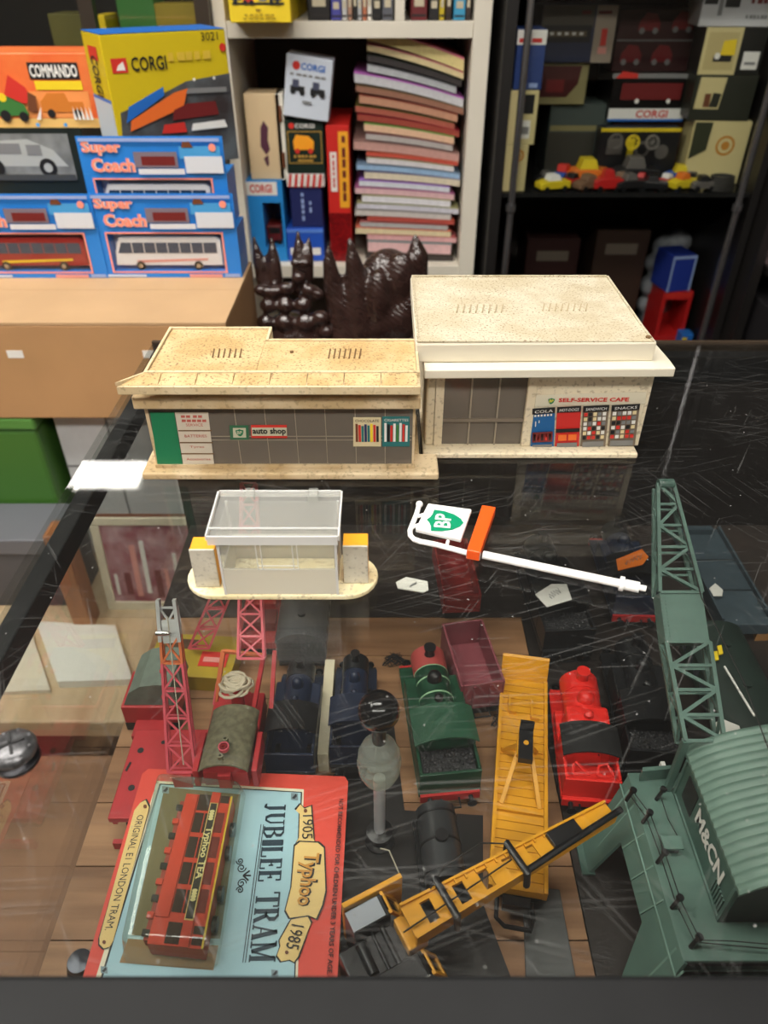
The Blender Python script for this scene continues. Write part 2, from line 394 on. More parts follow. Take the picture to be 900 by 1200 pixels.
# side table carrying the carvings
st = thing('side_table', 'dark wooden side table behind the counter under the carvings', 'table', (0, 1.12, 0))
dkw = wood_mat('dark_wood', (38, 24, 18), (62, 40, 28), (5, 60, 60), .4)
MB().box(-.185, .3, -.16, .16, .68, .70).build('table_top', dkw, st, bevel=.002)
for x in (-.17, .25):
    for y in (-.15, .11): MB().box(x, x+.035, y, y+.035, 0, .68).build('leg', dkw, st)

# ---- white bookcase
YBK = 1.5
shw = mat('bookcase_white', (226, 219, 203), .5, var=.06, scale=6)
bk = thing('bookcase', 'cream-white open bookcase behind the counter', 'bookcase', (0, YBK, 0))
xl = PY(260, 190, YBK).x; xr = PY(561, 190, YBK).x
xlo, xro = PY(247, 0, YBK).x, PY(578, 0, YBK).x
zt0, zt1 = PY(400, 45, YBK).z, PY(400, 25, YBK).z
zb = PY(480, 312, YBK).z
MB().box(xlo, xlo+.021, YBK, YBK+.32, 0, 1.9).build('side_panel', shw, bk, world=True, bevel=.001)
MB().box(xro-.030, xro, YBK, YBK+.32, 0, 1.9).build('side_panel', shw, bk, world=True, bevel=.001)
MB().box(xlo+.0215, xro-.0305, YBK+.305, YBK+.32, 0, 1.9).build('back_panel', mat('bookcase_back', (64, 54, 48), .6), bk, world=True)
for z0, z1 in ((zt0, zt1), (zb-.024, zb), (.3, .32), (1.5, 1.52), (1.88, 1.9)):
    MB().box(xlo+.0215, xro-.0305, YBK+.002, YBK+.3045, z0, z1).build('shelf', shw, bk, world=True, bevel=.001)
xa = PY(463, 10, YBK).x
MB().box(xa, xa+.016, YBK+.003, YBK+.3, zt1+.0005, 1.4995).build('divider', shw, bk, world=True)
XI0, XI1 = xlo+.0215, xro-.0305

cab_glass = glass_mat('cabinet_glass', (.94, .95, .94), f0=.03)
# ---- dark glass cabinet at the far left
dk = mat('dark_cabinet', (24, 22, 21), .45)
lc = thing('glass_cabinet', 'dark glass-fronted cabinet behind the boxed coaches', 'cabinet', (-.8, 1.55, 0))
MB().box(-1.6, xlo-.012, 1.88, 1.9, 0, 1.5).build('back_panel', dk, lc, world=True)
MB().box(-1.6, xlo-.012, 1.5, 1.879, .98, 1.0).build('shelf', dk, lc, world=True)
MB().box(-1.6, xlo-.012, 1.48, 1.9, 1.5, 1.53).build('top', dk, lc, world=True)
MB().box(-1.6, xlo-.012, 1.5, 1.879, 0, .9).build('plinth', dk, lc, world=True)
for a in (100, 236):
    p = PY(a, 10, 1.48); MB().box(p.x-.012, p.x+.012, 1.48, 1.4995, .9, 1.4995).build('post', mat('bronze_post', (74, 66, 58), .35, .5), lc, world=True)
MB().box(-1.6, xlo-.014, 1.4905, 1.493, .9, 1.4995).build('pane', cab_glass, lc, world=True)

# ---- right glass cabinet with chrome posts
YRC = 1.45
rc = thing('glass_cabinet', 'dark glass cabinet with chrome posts and a pile of toy vehicles', 'cabinet', (.46, YRC, 0))
sz = PY(730, 228, YRC).z
x0, x1 = PY(598, 228, YRC).x, PY(872, 228, YRC).x
dk2 = mat('dark_cabinet_inner', (30, 20, 18), .6)
MB().box(x0-.035, x0-.016, YRC, YRC+.42, 0, 1.9).build('side_panel', dk, rc, world=True)
MB().box(x1+.016, x1+.03, YRC, YRC+.42, 0, 1.9).build('side_panel', dk, rc, world=True)
MB().box(x0-.0155, x1+.0155, YRC+.40, YRC+.42, 0, 1.9).build('back_panel', dk2, rc, world=True)
MB().box(x0-.0155, x1+.0155, YRC, YRC+.3995, 1.88, 1.9).build('top', dk, rc, world=True)
for z in (sz, .52): MB().box(x0-.0155, x1+.0155, YRC+.012, YRC+.3995, z-.008, z).build('shelf', mat('smoked_shelf', (34, 34, 34), .2), rc, world=True)
MB().box(x0-.0155, x1+.0155, YRC+.012, YRC+.3995, 1.2, 1.208).build('shelf', mat('smoked_shelf'), rc, world=True)
chrome = mat('chrome_post', (150, 150, 152), .25, .9)
for x in (x0+.004, x1-.004):
    MB().cyl((x, YRC+.004, 0), (x, YRC+.004, 1.88), .0065, n=14).build('post', chrome, rc, world=True, smooth=True)
    MB().cyl((x, YRC+.004, sz-.03), (x, YRC+.004, sz-.018), .010, n=14).build('shelf_clip', chrome, rc, world=True, smooth=True)
MB().box(x0+.012, x1-.012, YRC+.002, YRC+.005, .5, 1.879).build('pane', cab_glass, rc, world=True)
RX0, RX1, RZ = x0, x1, sz
# neighbouring cabinet on the far right
r2 = thing('glass_cabinet', 'dark open cabinet at the far edge with pale boxes', 'cabinet', (.9, 1.4, 0))
MB().box(x1+.034, x1+.052, 1.40, 1.7, 0, 1.9).build('side_panel', dk, r2, world=True)
MB().box(x1+.0605, 1.5, 1.68, 1.7, 0, 1.9).build('back_panel', dk2, r2, world=True)
zz = [PY(890, 325, 1.35).z, PY(890, 415, 1.35).z]
MB().box(x1+.0605, 1.5, 1.3, 1.679, .98, 1.0).build('shelf', dk, r2, world=True)  # out-of-view shelf added to shade the boxes below
MB().box(x1+.0525, 1.5, 1.3, 1.679, 1.88, 1.9).build('top', dk, r2, world=True)  # out-of-view top added to shade this cabinet
for z in zz: MB().box(x1+.0605, 1.5, 1.3, 1.679, z-.012, z).build('shelf', dk, r2, world=True)
R2X = x1+.0605
# ================================================================ on the glass: toy service-station buildings
def dirty(key, c1, c2, thr=(.42, .6), sc1=45, speck=(96, 70, 40), rough=.5, speckscale=620):
    """aged cream plastic with blotches and grains of grime"""
    if key in MATS: return MATS[key]
    m = bpy.data.materials.new(key); MATS[key] = m; m.use_nodes = True
    nt = m.node_tree; b = nt.nodes['Principled BSDF']; N = nt.nodes.new; L = nt.links.new; b.inputs['Roughness'].default_value = rough
    tc = N('ShaderNodeTexCoord')
    n = N('ShaderNodeTexNoise'); n.inputs['Scale'].default_value = sc1; n.inputs['Detail'].default_value = 7; L(tc.outputs['Object'], n.inputs['Vector'])
    r = N('ShaderNodeValToRGB'); e = r.color_ramp.elements; e[0].position, e[1].position = thr; e[0].color = (*lin(c2), 1); e[1].color = (*lin(c1), 1)
    L(n.outputs['Fac'], r.inputs[0])
    n2 = N('ShaderNodeTexNoise'); n2.inputs['Scale'].default_value = speckscale; n2.inputs['Detail'].default_value = 3; L(tc.outputs['Object'], n2.inputs['Vector'])
    r2 = N('ShaderNodeValToRGB'); e = r2.color_ramp.elements; e[0].position, e[1].position = .55, .66; e[0].color = (0, 0, 0, 1); g_ = 1.5 if speckscale > 500 else .7; e[1].color = (g_, g_, g_, 1)
    L(n2.outputs['Fac'], r2.inputs[0])
    n3 = N('ShaderNodeTexNoise'); n3.inputs['Scale'].default_value = 22; n3.inputs['Detail'].default_value = 4; L(tc.outputs['Object'], n3.inputs['Vector'])
    mu = N('ShaderNodeMath'); mu.operation = 'MULTIPLY'; L(r2.outputs[0], mu.inputs[0]); L(n3.outputs['Fac'], mu.inputs[1])
    mx = N('ShaderNodeMixRGB'); L(mu.outputs[0], mx.inputs[0]); L(r.outputs[0], mx.inputs[1]); mx.inputs[2].default_value = (*lin(speck), 1)
    L(mx.outputs[0], b.inputs['Base Color'])
    return m
cr_roof = dirty('shop_roof_plastic', (208, 182, 136), (190, 158, 108))
cr_lip = dirty('shop_lip_plastic', (218, 201, 166), (206, 184, 144), sc1=30, speckscale=380)
cr_wall = dirty('shop_wall_plastic', (214, 194, 158), (190, 164, 122), sc1=30, speckscale=330)
iv_roof = dirty('cafe_roof_plastic', (208, 199, 176), (194, 182, 154), speck=(124, 96, 62), speckscale=700)
iv_wall = dirty('cafe_wall_plastic', (222, 210, 182), (210, 195, 164), sc1=12, speckscale=330)
iv_lip = mat('cafe_lip_plastic', (222, 214, 194), .42, var=.05, scale=15)
smoke = glass_mat('smoked_glazing', (.60, .58, .54), .46, (146, 136, 124), rough=.12)
linem = mat('grime_line', (112, 84, 52), .7)
panem = mat('glazing_bar', (150, 138, 120), .4)
BPG = mat('shield_green', (18, 120, 78), .45); BPY = mat('shield_yellow', (236, 214, 70), .5)

def shield(parent, c, right, up, h, m_out, m_in, world=True, nor=None, letter=True, lift=.0003):
    """green shield with letters; c centre, h height"""
    c, right, up = Vector(c), Vector(right).normalized(), Vector(up).normalized(); nor = right.cross(up)
    pr = [(-.5, .34), (-.30, .36), (-.12, .42), (0, .5), (.12, .42), (.30, .36), (.5, .34), (.47, .05), (.36, -.22), (.18, -.42), (0, -.5), (-.18, -.42), (-.36, -.22), (-.47, .05)]
    MB().prism([c + right*a*h*.95 + up*b*h for a, b in pr], nor*lift).build('shield', m_out, parent, world=world)
    if letter: lettering(parent, 'BP', c+nor*(lift*1.6)+up*h*.06, right, up, h*.44, m_in, h*.62, world=world, bold=.02)

X0, X1, YW, Y1 = -.1473, .0194, .400, .462
sh = thing('toy_shop', 'aged cream toy auto shop with flat roof and green panel on the glass', 'toy building', (-.06, .43, ZG))
MB().prism([(-.1555, .392, ZG+.0003), (.0352, .392, ZG+.0003), (.0352, .4165, ZG+.0003), (.0235, .4165, ZG+.0003), (.0235, .470, ZG+.0003), (-.1555, .470, ZG+.0003)], (0, 0, .0049)).build('base', cr_wall, sh, world=True, bevel=.0012)
z0, z1 = ZG+.0054, 1.0008
# walls: frame around the glazing, so the front is open to the smoked sheet
MB().box(X0, X0+.002, YW, Y1, z0, z1).build('side_wall', cr_wall, sh, world=True)
MB().box(X1-.0015, X1, YW, Y1, z0, z1).build('side_wall', cr_wall, sh, world=True)
MB().box(X0+.0021, X1-.0016, Y1-.002, Y1, z0, z1).build('rear_wall', cr_wall, sh, world=True)
MB().box(X0+.0021, X1-.0016, YW+.0001, YW+.0012, z0, z1).build('glazing', smoke, sh, world=True)
for i in range(1, 8):
    x = PY(245, 515, YW).x + (X1-PY(245, 515, YW).x)*i/7.0-.0004
    if i < 7: MB().box(x, x+.0005, YW-.0003, YW, z0, z1).build('glazing_bar', panem, sh, world=True)
for zf in (.44, .5): MB().box(PY(248, 515, YW).x, X1-.002, YW-.0003, YW, z0+(z1-z0)*zf, z0+(z1-z0)*zf+.0005).build('glazing_bar', panem, sh, world=True)
MB().box(X0-.0004, X1+.0004, YW-.0012, YW+.003, z0, z0+.0022).build('sill', cr_wall, sh, world=True)
def wq(parent, pts, y, m, name, th=.0003): return MB().prism([PY(a, b, y) for a, b in pts], (0, -th, 0)).build(name, m, parent, world=True)
wq(sh, [(176, 483), (204, 483), (214.5, 546), (185, 546)], YW, BPG, 'green_panel')
wq(sh, [(205, 483), (244, 483), (251, 545), (215, 545)], YW, mat('panel_white', (206, 196, 178), .5), 'notice_panel')
redink = mat('red_ink', (188, 96, 84), .6)
for i, (s, v, wd) in enumerate((('SERVICE', 498, 20), ('BATTERIES', 511, 26), ('Tyres', 524, 17), ('Accessories', 538, 28))):
    u = 226+.12*(v-483); p0, p1 = PY(u-wd/2, v, YW-.0006), PY(u+wd/2, v, YW-.0006)
    lettering(sh, s, (p0+p1)/2, (1, 0, 0), (0, 0, 1), .0020, redink, (p1-p0).length, world=True)
for (v, us) in ((488, (212, 218, 226, 232)), (493, (213, 219, 225, 231, 237))):
    for u in us: wq(sh, [(u, v-1.3), (u+4.6, v-1.3), (u+4.8, v+1.3), (u+.2, v+1.3)], YW-.0003, redink, 'small_print')
for v in (504, 518, 531): wq(sh, [(206+.14*(v-483), v), (246+.1*(v-483), v), (246+.1*(v-483), v+1.2), (206+.14*(v-483), v+1.2)], YW-.0003, linem, 'panel_joint')
wq(sh, [(269, 498.5), (291, 498.5), (292, 515), (270, 515)], YW-.0004, mat('shop_sign_green', (46, 104, 72), .5), 'shop_sign')
wq(sh, [(273, 501.5), (288, 501.5), (288.5, 512.5), (273.5, 512.5)], YW-.0008, mat('sign_cream', (198, 196, 170), .5), 'shop_sign_field')
shield(sh, PY(281, 507, YW-.0012), (1, 0, 0), (0, 0, 1), .0052, BPG, mat('sign_cream'))
wq(sh, [(294, 498), (336, 498), (336.6, 513), (294.6, 513)], YW-.0004, redp, 'name_sign')
wq(sh, [(295, 501), (336, 501), (336.4, 510.5), (295.4, 510.5)], YW-.0008, mat('sign_cream'), 'name_field')
lettering(sh, 'auto shop', PY(315.5, 506, YW-.0014), (1, 0, 0), (0, 0, 1), .0056, black, (PY(335, 506, YW)-PY(296, 506, YW)).length, world=True, bold=.03)
def vend(u0, u1, v0, v1, title, bg, bars, parent, y, tcol, rows=1):
    wq(parent, [(u0, v0), (u1, v0), (u1, v1), (u0, v1)], y-.0003, bg, 'vending_sticker')
    a, b_ = PY(u0, v0, y), PY(u1, v1, y); wd, ht = b_.x-a.x, a.z-b_.z
    lettering(parent, title, Vector(((a.x+b_.x)/2, y-.0012, a.z-ht*.09)), (1, 0, 0), (0, 0, 1), ht*.085, tcol, wd*.86, world=True)
    n = len(bars)
    for r in range(rows):
        for i, m in enumerate(bars):
            if rows > 1: m = random.choice(bars)
            xa_ = a.x + wd*(.07+.87*i/n); top = a.z - ht*(.2+.72*r/rows); hh = ht*.72/rows*.86
            if rows == 1:
                top -= ht*.04*((i*7) % 5)/2; hh -= ht*.04*((i*7) % 5)/2
            MB().box(xa_, xa_+wd*.87/n*.78, y-.0009, y-.0006, top-hh, top).build('product_print', m, parent, world=True)
tealp = mat('teal_print', (34, 110, 110), .5)
vend(414, 446.5, 489, 523, 'CHOCOLATE', mat('sticker_cream', (214, 200, 160), .5), [brownp, redp, tealp, navyp, tealp, yel, redp, black], sh, YW, black)
vend(448, 480, 488, 523, 'CIGARETTES', tealp, [white, black, redp, white, greenp, white, redp, white], sh, YW, white)
# fascia, roof
MB().box(-.1513, .0221, .3935, .464, 1.001, 1.0092).build('fascia', cr_wall, sh, world=True, bevel=.0008)
MB().box(-.1480, .0200, .402, .460, 1.0093, 1.0152).build('roof_core', cr_wall, sh, world=True)
RB = MB().prism([(-.1553, .385, 1.0153), (.0214, .385, 1.0153), (.0214, .4446, 1.0153), (-.0739, .4446, 1.0153), (-.0739, .4637, 1.0153), (-.142, .4637, 1.0153), (-.142, .399, 1.0153)], (0, 0, .0056))
RB.build('roof_slab', cr_lip, sh, world=True, bevel=.0006)
# sloped tile strip along the front and rim bars
zt = 1.0212
for i in range(8):
    xa_ = -.1525 + .1725*i/8; xb = -.1525+.1725*(i+1)/8-.0006
    sh0 = .0105*(1 if i == 0 else 0)
    MB().prism([(xa_, .3862, zt), (xb, .3862, zt), (xb, .397, zt+.0022), (xa_+sh0, .397, zt+.0022), ], (0, 0, -.0022)).build('roof_tile', cr_roof, sh, world=True)
def rim(x0, x1, y0, y1): MB().box(x0, x1, y0, y1, zt-.0001, zt+.003).build('roof_rim', cr_lip, sh, world=True, bevel=.0003)
rim(-.142, .0212, .3972, .3992); rim(-.142, -.1402, .3994, .4618); rim(-.142, -.0740, .462, .4637); rim(-.0757, -.0739, .4432, .4618); rim(-.0737, .0212, .4430, .4446); rim(.0194, .0212, .3994, .4428)
MB().prism([(-.1553, .385, zt), (-.1540, .385, zt), (-.1408, .398, zt), (-.142, .399, zt)], (0, 0, .0022)).build('roof_rim', cr_lip, sh, world=True)
MB().box(-.1400, -.0762, .3995, .4616, zt-.0002, zt+.0016).build('roof_panel', cr_roof, sh, world=True)
MB().box(-.0760, .0192, .3995, .4428, zt-.0002, zt+.0016).build('roof_panel', cr_roof, sh, world=True)
def vents(parent, ulist, v0, v1, z, m):
    for u in ulist:
        p0, p1 = PZ(u-1.0, v1, z), PZ(u+1.0, v0, z)
        MB().bar(p0, p1, .0008, .0007).build('roof_vent', m, parent, world=True)
vents(sh, [250+6.4*i for i in range(6)], 409, 419, zt+.0018, linem); vents(sh, [386+6.0*i for i in range(7)], 409, 420, zt+.0018, linem)
solo_p = PZ(342, 413, zt+.0016)
MB().cyl(solo_p, solo_p+Vector((0, 0, .0008)), .0012).build('roof_stud', linem, sh, world=True)

# ---- self-service cafe
cf = thing('toy_cafe', 'ivory toy self-service cafe with thick flat roof and jutting canopy on the glass', 'toy building', (.1, .48, ZG))
YC = .428
MB().box(.0262, .170, .4175, .545, ZG+.0003, ZG+.0040).build('base', iv_wall, cf, world=True, bevel=.0008)
z0, z1 = ZG+.0042, 1.0098
MB().box(.0275, .0335, YC, .540, z0, z1).build('side_wall', iv_wall, cf, world=True, bevel=.0015)
MB().box(.1725-.002, .1725, YC, .540, z0, z1).build('side_wall', iv_wall, cf, world=True)
MB().box(.0337, .1703, .538, .540, z0, z1).build('rear_wall', iv_wall, cf, world=True)
xw0, xw1 = PY(519, 490, YC).x, PY(614, 490, YC).x
MB().box(.0336, xw0, YC, YC+.003, z0, z1).build('front_wall', iv_wall, cf, world=True)
MB().box(xw1, .1704, YC+.0002, YC+.003, z0, z1).build('front_wall', iv_wall, cf, world=True)
MB().box(xw1, xw1+.006, YC-.0012, YC+.0001, z0, z1).build('pillar', iv_wall, cf, world=True, bevel=.0005)
zs0 = PY(560, 527, YC).z
MB().box(xw0, xw1, YC, YC+.003, z0, zs0).build('sill', iv_wall, cf, world=True)
MB().box(xw0, xw1, YC+.002, YC+.003, zs0, z1).build('glazing', smoke, cf, world=True)
for i in (1, 2):
    x = xw0+(xw1-xw0)*i/3; MB().box(x-.0005, x+.0005, YC+.0006, YC+.0019, zs0, z1).build('glazing_bar', panem, cf, world=True)
zm = PY(560, 493, YC).z; MB().box(xw0, xw1, YC+.0002, YC+.0019, zm-.0012, zm+.0012).build('transom', mat('transom_grey', (120, 108, 94), .5), cf, world=True)
wq(cf, [(626, 463), (757, 459), (756, 473), (627, 476)], YC, mat('cafe_strip', (214, 206, 182), .5), 'name_strip')
shield(cf, PY(646, 470, YC-.0006), (1, 0, 0), (0, 0, 1), .0044, BPG, BPY)
lettering(cf, 'SELF-SERVICE CAFE', PY(696, 468.5, YC-.0008), Vector((1, 0, .012)), (0, 0, 1), .0030, redp, (PY(738, 470, YC)-PY(656, 470, YC)).length, world=True, bold=.03)
def machine(pts, m, title, tm, kind):
    y = YC
    wq(cf, pts, y-.0004, m, 'machine_front', .0005)
    a, b_, c_, d_ = [PY(q[0], q[1], y-.0016) for q in pts]
    def bl(s, t): return (a*(1-s)+b_*s)*(1-t) + (d_*(1-s)+c_*s)*t
    def pq(s0, s1, t0, t1, mm, nm, th=.0003): MB().prism([bl(s0, t0), bl(s1, t0), bl(s1, t1), bl(s0, t1)], (0, -th, 0)).build(nm, mm, cf, world=True)
    pq(0, 1, 0, .13, black, 'machine_header')
    lettering(cf, title, bl(.5, .065)+Vector((0, -.0009, 0)), b_-a, (0, 0, 1), (a-d_).length*.065, tm, (b_-a).length*.8, world=True)
    pq(.08, .92, .86, .99, mat('tray_grey', (120, 120, 118), .4), 'delivery_tray')
    if kind == 0:
        for i in range(6): pq(.1+.14*i, .1+.14*i+.08, .15, .19, white, 'dial_print')
        pq(.06, .94, .56, .8, darkred, 'product_print')
        for i in range(5): pq(.1+.17*i, .1+.17*i+.09, .6, .76, redp if i % 2 else black, 'product_print')
        pq(.15, .19, .3, .42, white, 'dial_print'); pq(.3, .34, .28, .34, white, 'dial_print')
    elif kind == 1:
        pq(.0, 1, .52, .6, black, 'machine_band'); pq(.12, .46, .66, .8, orangep, 'product_print'); pq(.54, .88, .66, .8, orangep, 'product_print')
    else:
        for r in range(6):
            for i in range(5):
                pq(.06+.18*i, .06+.18*i+.13, .16+.112*r, .16+.112*r+.08, random.choice([redp, white, white, creamp, black, redp, greyp]), 'product_print')
cola = mat('machine_blue', (22, 92, 150), .5)
machine([(624, 479), (650.5, 477), (648.5, 527), (621.5, 528)], cola, 'COLA', white, 0)
machine([(653, 477), (681, 475.5), (678, 525), (650, 526)], mat('machine_red', (200, 40, 34), .5), 'HOT-DOGS', white, 1)
machine([(683.5, 476), (714, 474.5), (709, 523), (680, 524.5)], mat('machine_tan', (120, 104, 86), .5), 'SANDWICH', white, 2)
machine([(717, 475), (750, 473), (743.5, 522), (712, 523)], mat('machine_tan'), 'SNACKS', white, 2)
MB().prism([(.0249, .415, 1.0104), (.1793, .415, 1.0118), (.1793, .4265, 1.0118), (.1725, .54, 1.0104), (.0249, .54, 1.0104)], (0, 0, .006)).build('canopy', iv_lip, cf, world=True, bevel=.0008)
MB().prism([(.0194, .425, 1.0166), (.168, .425, 1.0176), (.166, .5438, 1.0166), (.0197, .5438, 1.0166)], (0, 0, .0128)).build('roof_block', iv_lip, cf, world=True, bevel=.0012)
MB().prism([(.0217, .4272, 1.0295), (.1646, .4272, 1.0302), (.1646, .5414, 1.0295), (.0217, .5414, 1.0295)], (0, 0, .0003)).build('roof_panel', iv_roof, cf, world=True)
zr = 1.0302
for (a, b_, c_, d_) in ((.0205, .1665, .4256, .4268), (.0205, .165, .5418, .5432), (.0203, .0215, .427, .5416), (.1648, .1662, .427, .5416)):
    MB().box(a, b_, c_, d_, zr-.0004, zr+.0007).build('roof_rim', iv_roof, cf, world=True)
vents(cf, [536+7.5*i for i in range(8)], 357, 366, zr+.0001, mat('faint_line', (176, 160, 130), .7)); vents(cf, [637+7.2*i for i in range(8)], 356, 364, zr+.0001, mat('faint_line'))
p = PZ(760, 396, zr); MB().cyl(p, p+Vector((0, 0, .001)), .0019).build('roof_stud', linem, cf, world=True)

# ---- clear kiosk on an oval base with two pumps
ki = thing('toy_kiosk', 'clear plastic toy kiosk between two orange-topped pumps on an oval cream base', 'toy building', (-.0545, .298, ZG))
pv = []
for s in (1, -1):
    for i in range(13):
        a = -pi/2+pi*i/12 if s == 1 else pi/2+pi*i/12
        pv.append((s*.0345+.0168*cos(a), .0168*sin(a), .0002))
ivb = dirty('kiosk_base_plastic', (234, 222, 184), (222, 206, 160), speckscale=400)
MB().prism(pv, (0, 0, .0032)).build('base', ivb, ki, bevel=.0008)
kx0, kx1, ky0, ky1 = -.0826+.0545, -.0241+.0545, -.0157, .0135
clear = glass_mat('kiosk_clear', (.94, .95, .94), .15, (225, 224, 218), rough=.03)
frost = glass_mat('kiosk_frost', (.9, .9, .86), .72, (226, 220, 204), rough=.2)
edge = glass_mat('kiosk_edge', (.9, .9, .9), .6, (240, 240, 238), rough=.1)
zk0, zk1 = .0036, .0425
for (a, b_, c_, d_, nm) in ((kx0, kx1, ky0, ky0+.001, 'front_wall'), (kx0, kx1, ky1-.001, ky1, 'rear_wall'), (kx0, kx0+.001, ky0+.0011, ky1-.0011, 'side_wall'), (kx1-.001, kx1, ky0+.0011, ky1-.0011, 'side_wall')):
    o = MB().box(a, b_, c_, d_, zk0+.0172, zk1).build(nm, clear, ki); MB().box(a, b_, c_, d_, zk0, zk0+.017).build('frosted_skirt', frost, o)
for x in (kx0, kx1):
    for y in (ky0, ky1): MB().box(x-.0006, x+.0006, y-.0006, y+.0006, zk0, zk1).build('corner_edge', edge, ki)
wx = [kx0+(kx1-kx0)*t for t in (.32, .36, .63, .67)]
for x in wx: MB().box(x-.0002, x+.0002, ky0-.0004, ky0, .0205, .0405).build('window_line', edge, ki)
for z in (.0208, .0232, .0385): MB().box(wx[0], wx[3], ky0-.0004, ky0, z-.0002, z+.0002).build('window_line', edge, ki)
MB().box(kx0+.002, kx1-.002, ky0+.0015, ky1-.0015, zk0, zk0+.0008).build('floor_plate', ivb, ki)
rx0, rx1, ry0, ry1 = kx0-.0035, kx1+.0015, ky0-.0035, ky1+.003
MB().prism([(rx0, ry0, zk1+.0004), (rx1, ry0, zk1+.0004), (rx1-.0003, ry1, zk1+.0020), (rx0+.001, ry1, zk1+.0020)], (0, 0, .0010)).build('roof', clear, ki)
MB().box(rx0, rx1, ry0-.0009, ry0-.0001, zk1-.0022, zk1+.003).build('roof_lip', edge, ki)
MB().prism([(rx0-.0001, ry0, zk1), (rx0-.0001, ry1, zk1+.0016), (rx0-.0001, ry1, zk1+.0042), (rx0-.0001, ry0, zk1+.003)], (-.0008, 0, 0)).build('roof_lip', edge, ki)
MB().prism([(rx1+.0001, ry0, zk1), (rx1+.0001, ry1, zk1+.0016), (rx1+.0001, ry1, zk1+.0042), (rx1+.0001, ry0, zk1+.003)], (.0008, 0, 0)).build('roof_lip', edge, ki)
MB().box(rx0, rx1, ry1+.0001, ry1+.0009, zk1+.0005, zk1+.0042).build('roof_lip', edge, ki)
MB().bar((rx0, ry0+.006, zk1+.0028), (rx1, ry0+.006, zk1+.0028), .0006, .0008).build('roof_rib', edge, ki)
for fx in (.26, .78):
    x = rx0+(rx1-rx0)*fx
    MB().box(x-.0026, x+.0026, ry1-.008, ry1-.0005, zk1+.0031, zk1+.0068).build('roof_tab', clear, ki, bevel=.0005)
pump_w = dirty('pump_plastic', (206, 200, 184), (190, 182, 164), speck=(90, 84, 74), speckscale=480); pump_o = mat('pump_orange', (238, 164, 40), .45)
for (a, b_, y) in ((-.0993+.0545, -.0866+.0545, -.0104), (-.0212+.0545, -.0083+.0545, -.0075)):
    o = MB().box(a, b_, y, y+.0012, .0036, .0290).build('pump_front', pump_w, ki, bevel=.0003)
    MB().box(a, b_, y+.0013, y+.0115, .0036, .0285).build('pump_body', pump_o, o, bevel=.0004)

# ---- roadside sign lying on the glass
zS = ZG+.0025
wpl = mat('sign_white', (238, 238, 236), .35)
sg = thing('toy_sign', 'white toy roadside sign with green shield and orange block lying on the glass', 'toy sign', PZ(600, 640, ZG))
def Q(u, v, dz=0): return PZ(u, v, zS+dz)
arc = [(491.5, 591), (488, 603), (483.5, 614), (480.5, 622), (481, 627.5), (485, 632), (492, 634.5), (510, 638), (548, 648)]
MB().tube([Q(*p) for p in arc], .0016, 10).build('bracket', wpl, sg, world=True, smooth=True)
MB().sph(Q(491.5, 591), .0022).build('bracket_knob', wpl, sg, world=True, smooth=True)
for (a, b_) in (((487, 606), (497, 603)), ((483, 618), (491, 615)), ((523, 641), (525, 634))): MB().cyl(Q(*a), Q(*b_), .0011, n=8).build('bracket_pin', wpl, sg, world=True)
MB().cyl(Q(566, 650), Q(737, 686), .0023, n=14).build('pole', wpl, sg, world=True, smooth=True)
MB().cyl(Q(726, 683.5), Q(731, 684.5), .0040, n=16).build('pole_collar', wpl, sg, world=True, smooth=True)
MB().cyl(Q(732, 684.8), Q(749, 688.4), .0029, n=14).build('pole_socket', wpl, sg, world=True, smooth=True)
MB().cyl(Q(749, 688.4), Q(757, 690), .0016, n=12).build('pole_tip', wpl, sg, world=True, smooth=True)
MB().prism([PZ(486.5, 624, ZG+.0014), PZ(540, 636.5, ZG+.0014), PZ(552.5, 601, ZG+.0014), PZ(501.5, 594, ZG+.0014)], (0, 0, .0030)).build('sign_plate', wpl, sg, world=True, bevel=.0008)
zq = ZG+.0047
cen = PZ(521.5, 611, zq); rr = (PZ(537, 601, zq)-PZ(534, 629, zq)).normalized()
shield(sg, cen, rr, Vector((-rr.y, rr.x, 0)), .0215, mat('sign_green', (0, 140, 98), .4), wpl)
orb = mat('sign_orange', (236, 88, 26), .35)
MB().prism([PZ(546, 655, ZG+.0003), PZ(561.5, 658, ZG+.0003), PZ(580, 604, ZG+.0003), PZ(564, 601.5, ZG+.0003)], (0, 0, .0065)).build('price_block', orb, sg, world=True, bevel=.0006)
MB().prism([PZ(546, 654, ZG+.0006), PZ(562, 657, ZG+.0006), PZ(563, 654.5, ZG+.0006), PZ(547, 651.5, ZG+.0006)], (0, 0, .005)).build('block_clip', mat('clip_grey', (190, 184, 178), .4), sg, world=True)

# ---- round metal cap on the glass
cp = thing('metal_cap', 'round dark pewter cap with a cross-cut head on the glass edge', 'cap', PZ(22, 892, ZG))
mc = mat('pewter', (112, 112, 114), .34, .7, var=.5, scale=400)
MB().lathe([(.0001, .0002), (.0082, .0002), (.0092, .0012), (.0092, .003), (.0075, .004), (.0065, .0055)], n=32).build('collar', mat('pewter_dark', (52, 52, 55), .35, .8), cp, smooth=True)
MB().lathe([(.0068, .0056), (.0092, .0068), (.0096, .0085), (.0088, .0104), (.0060, .0118), (.0001, .0123)], n=32).build('head', mc, cp, smooth=True)
for a in (.5, .5+pi/2): MB().bar((-.0055*cos(a), -.0055*sin(a), .0119), (.0055*cos(a), .0055*sin(a), .0119), .0012, .0018).build('head_slot', black, cp)
for i in range(8): a = i*pi/4; MB().cyl((.0075*cos(a), .0075*sin(a), .0106), (.0075*cos(a), .0075*sin(a), .0113), .0008, n=6).build('head_stud', mc, cp)
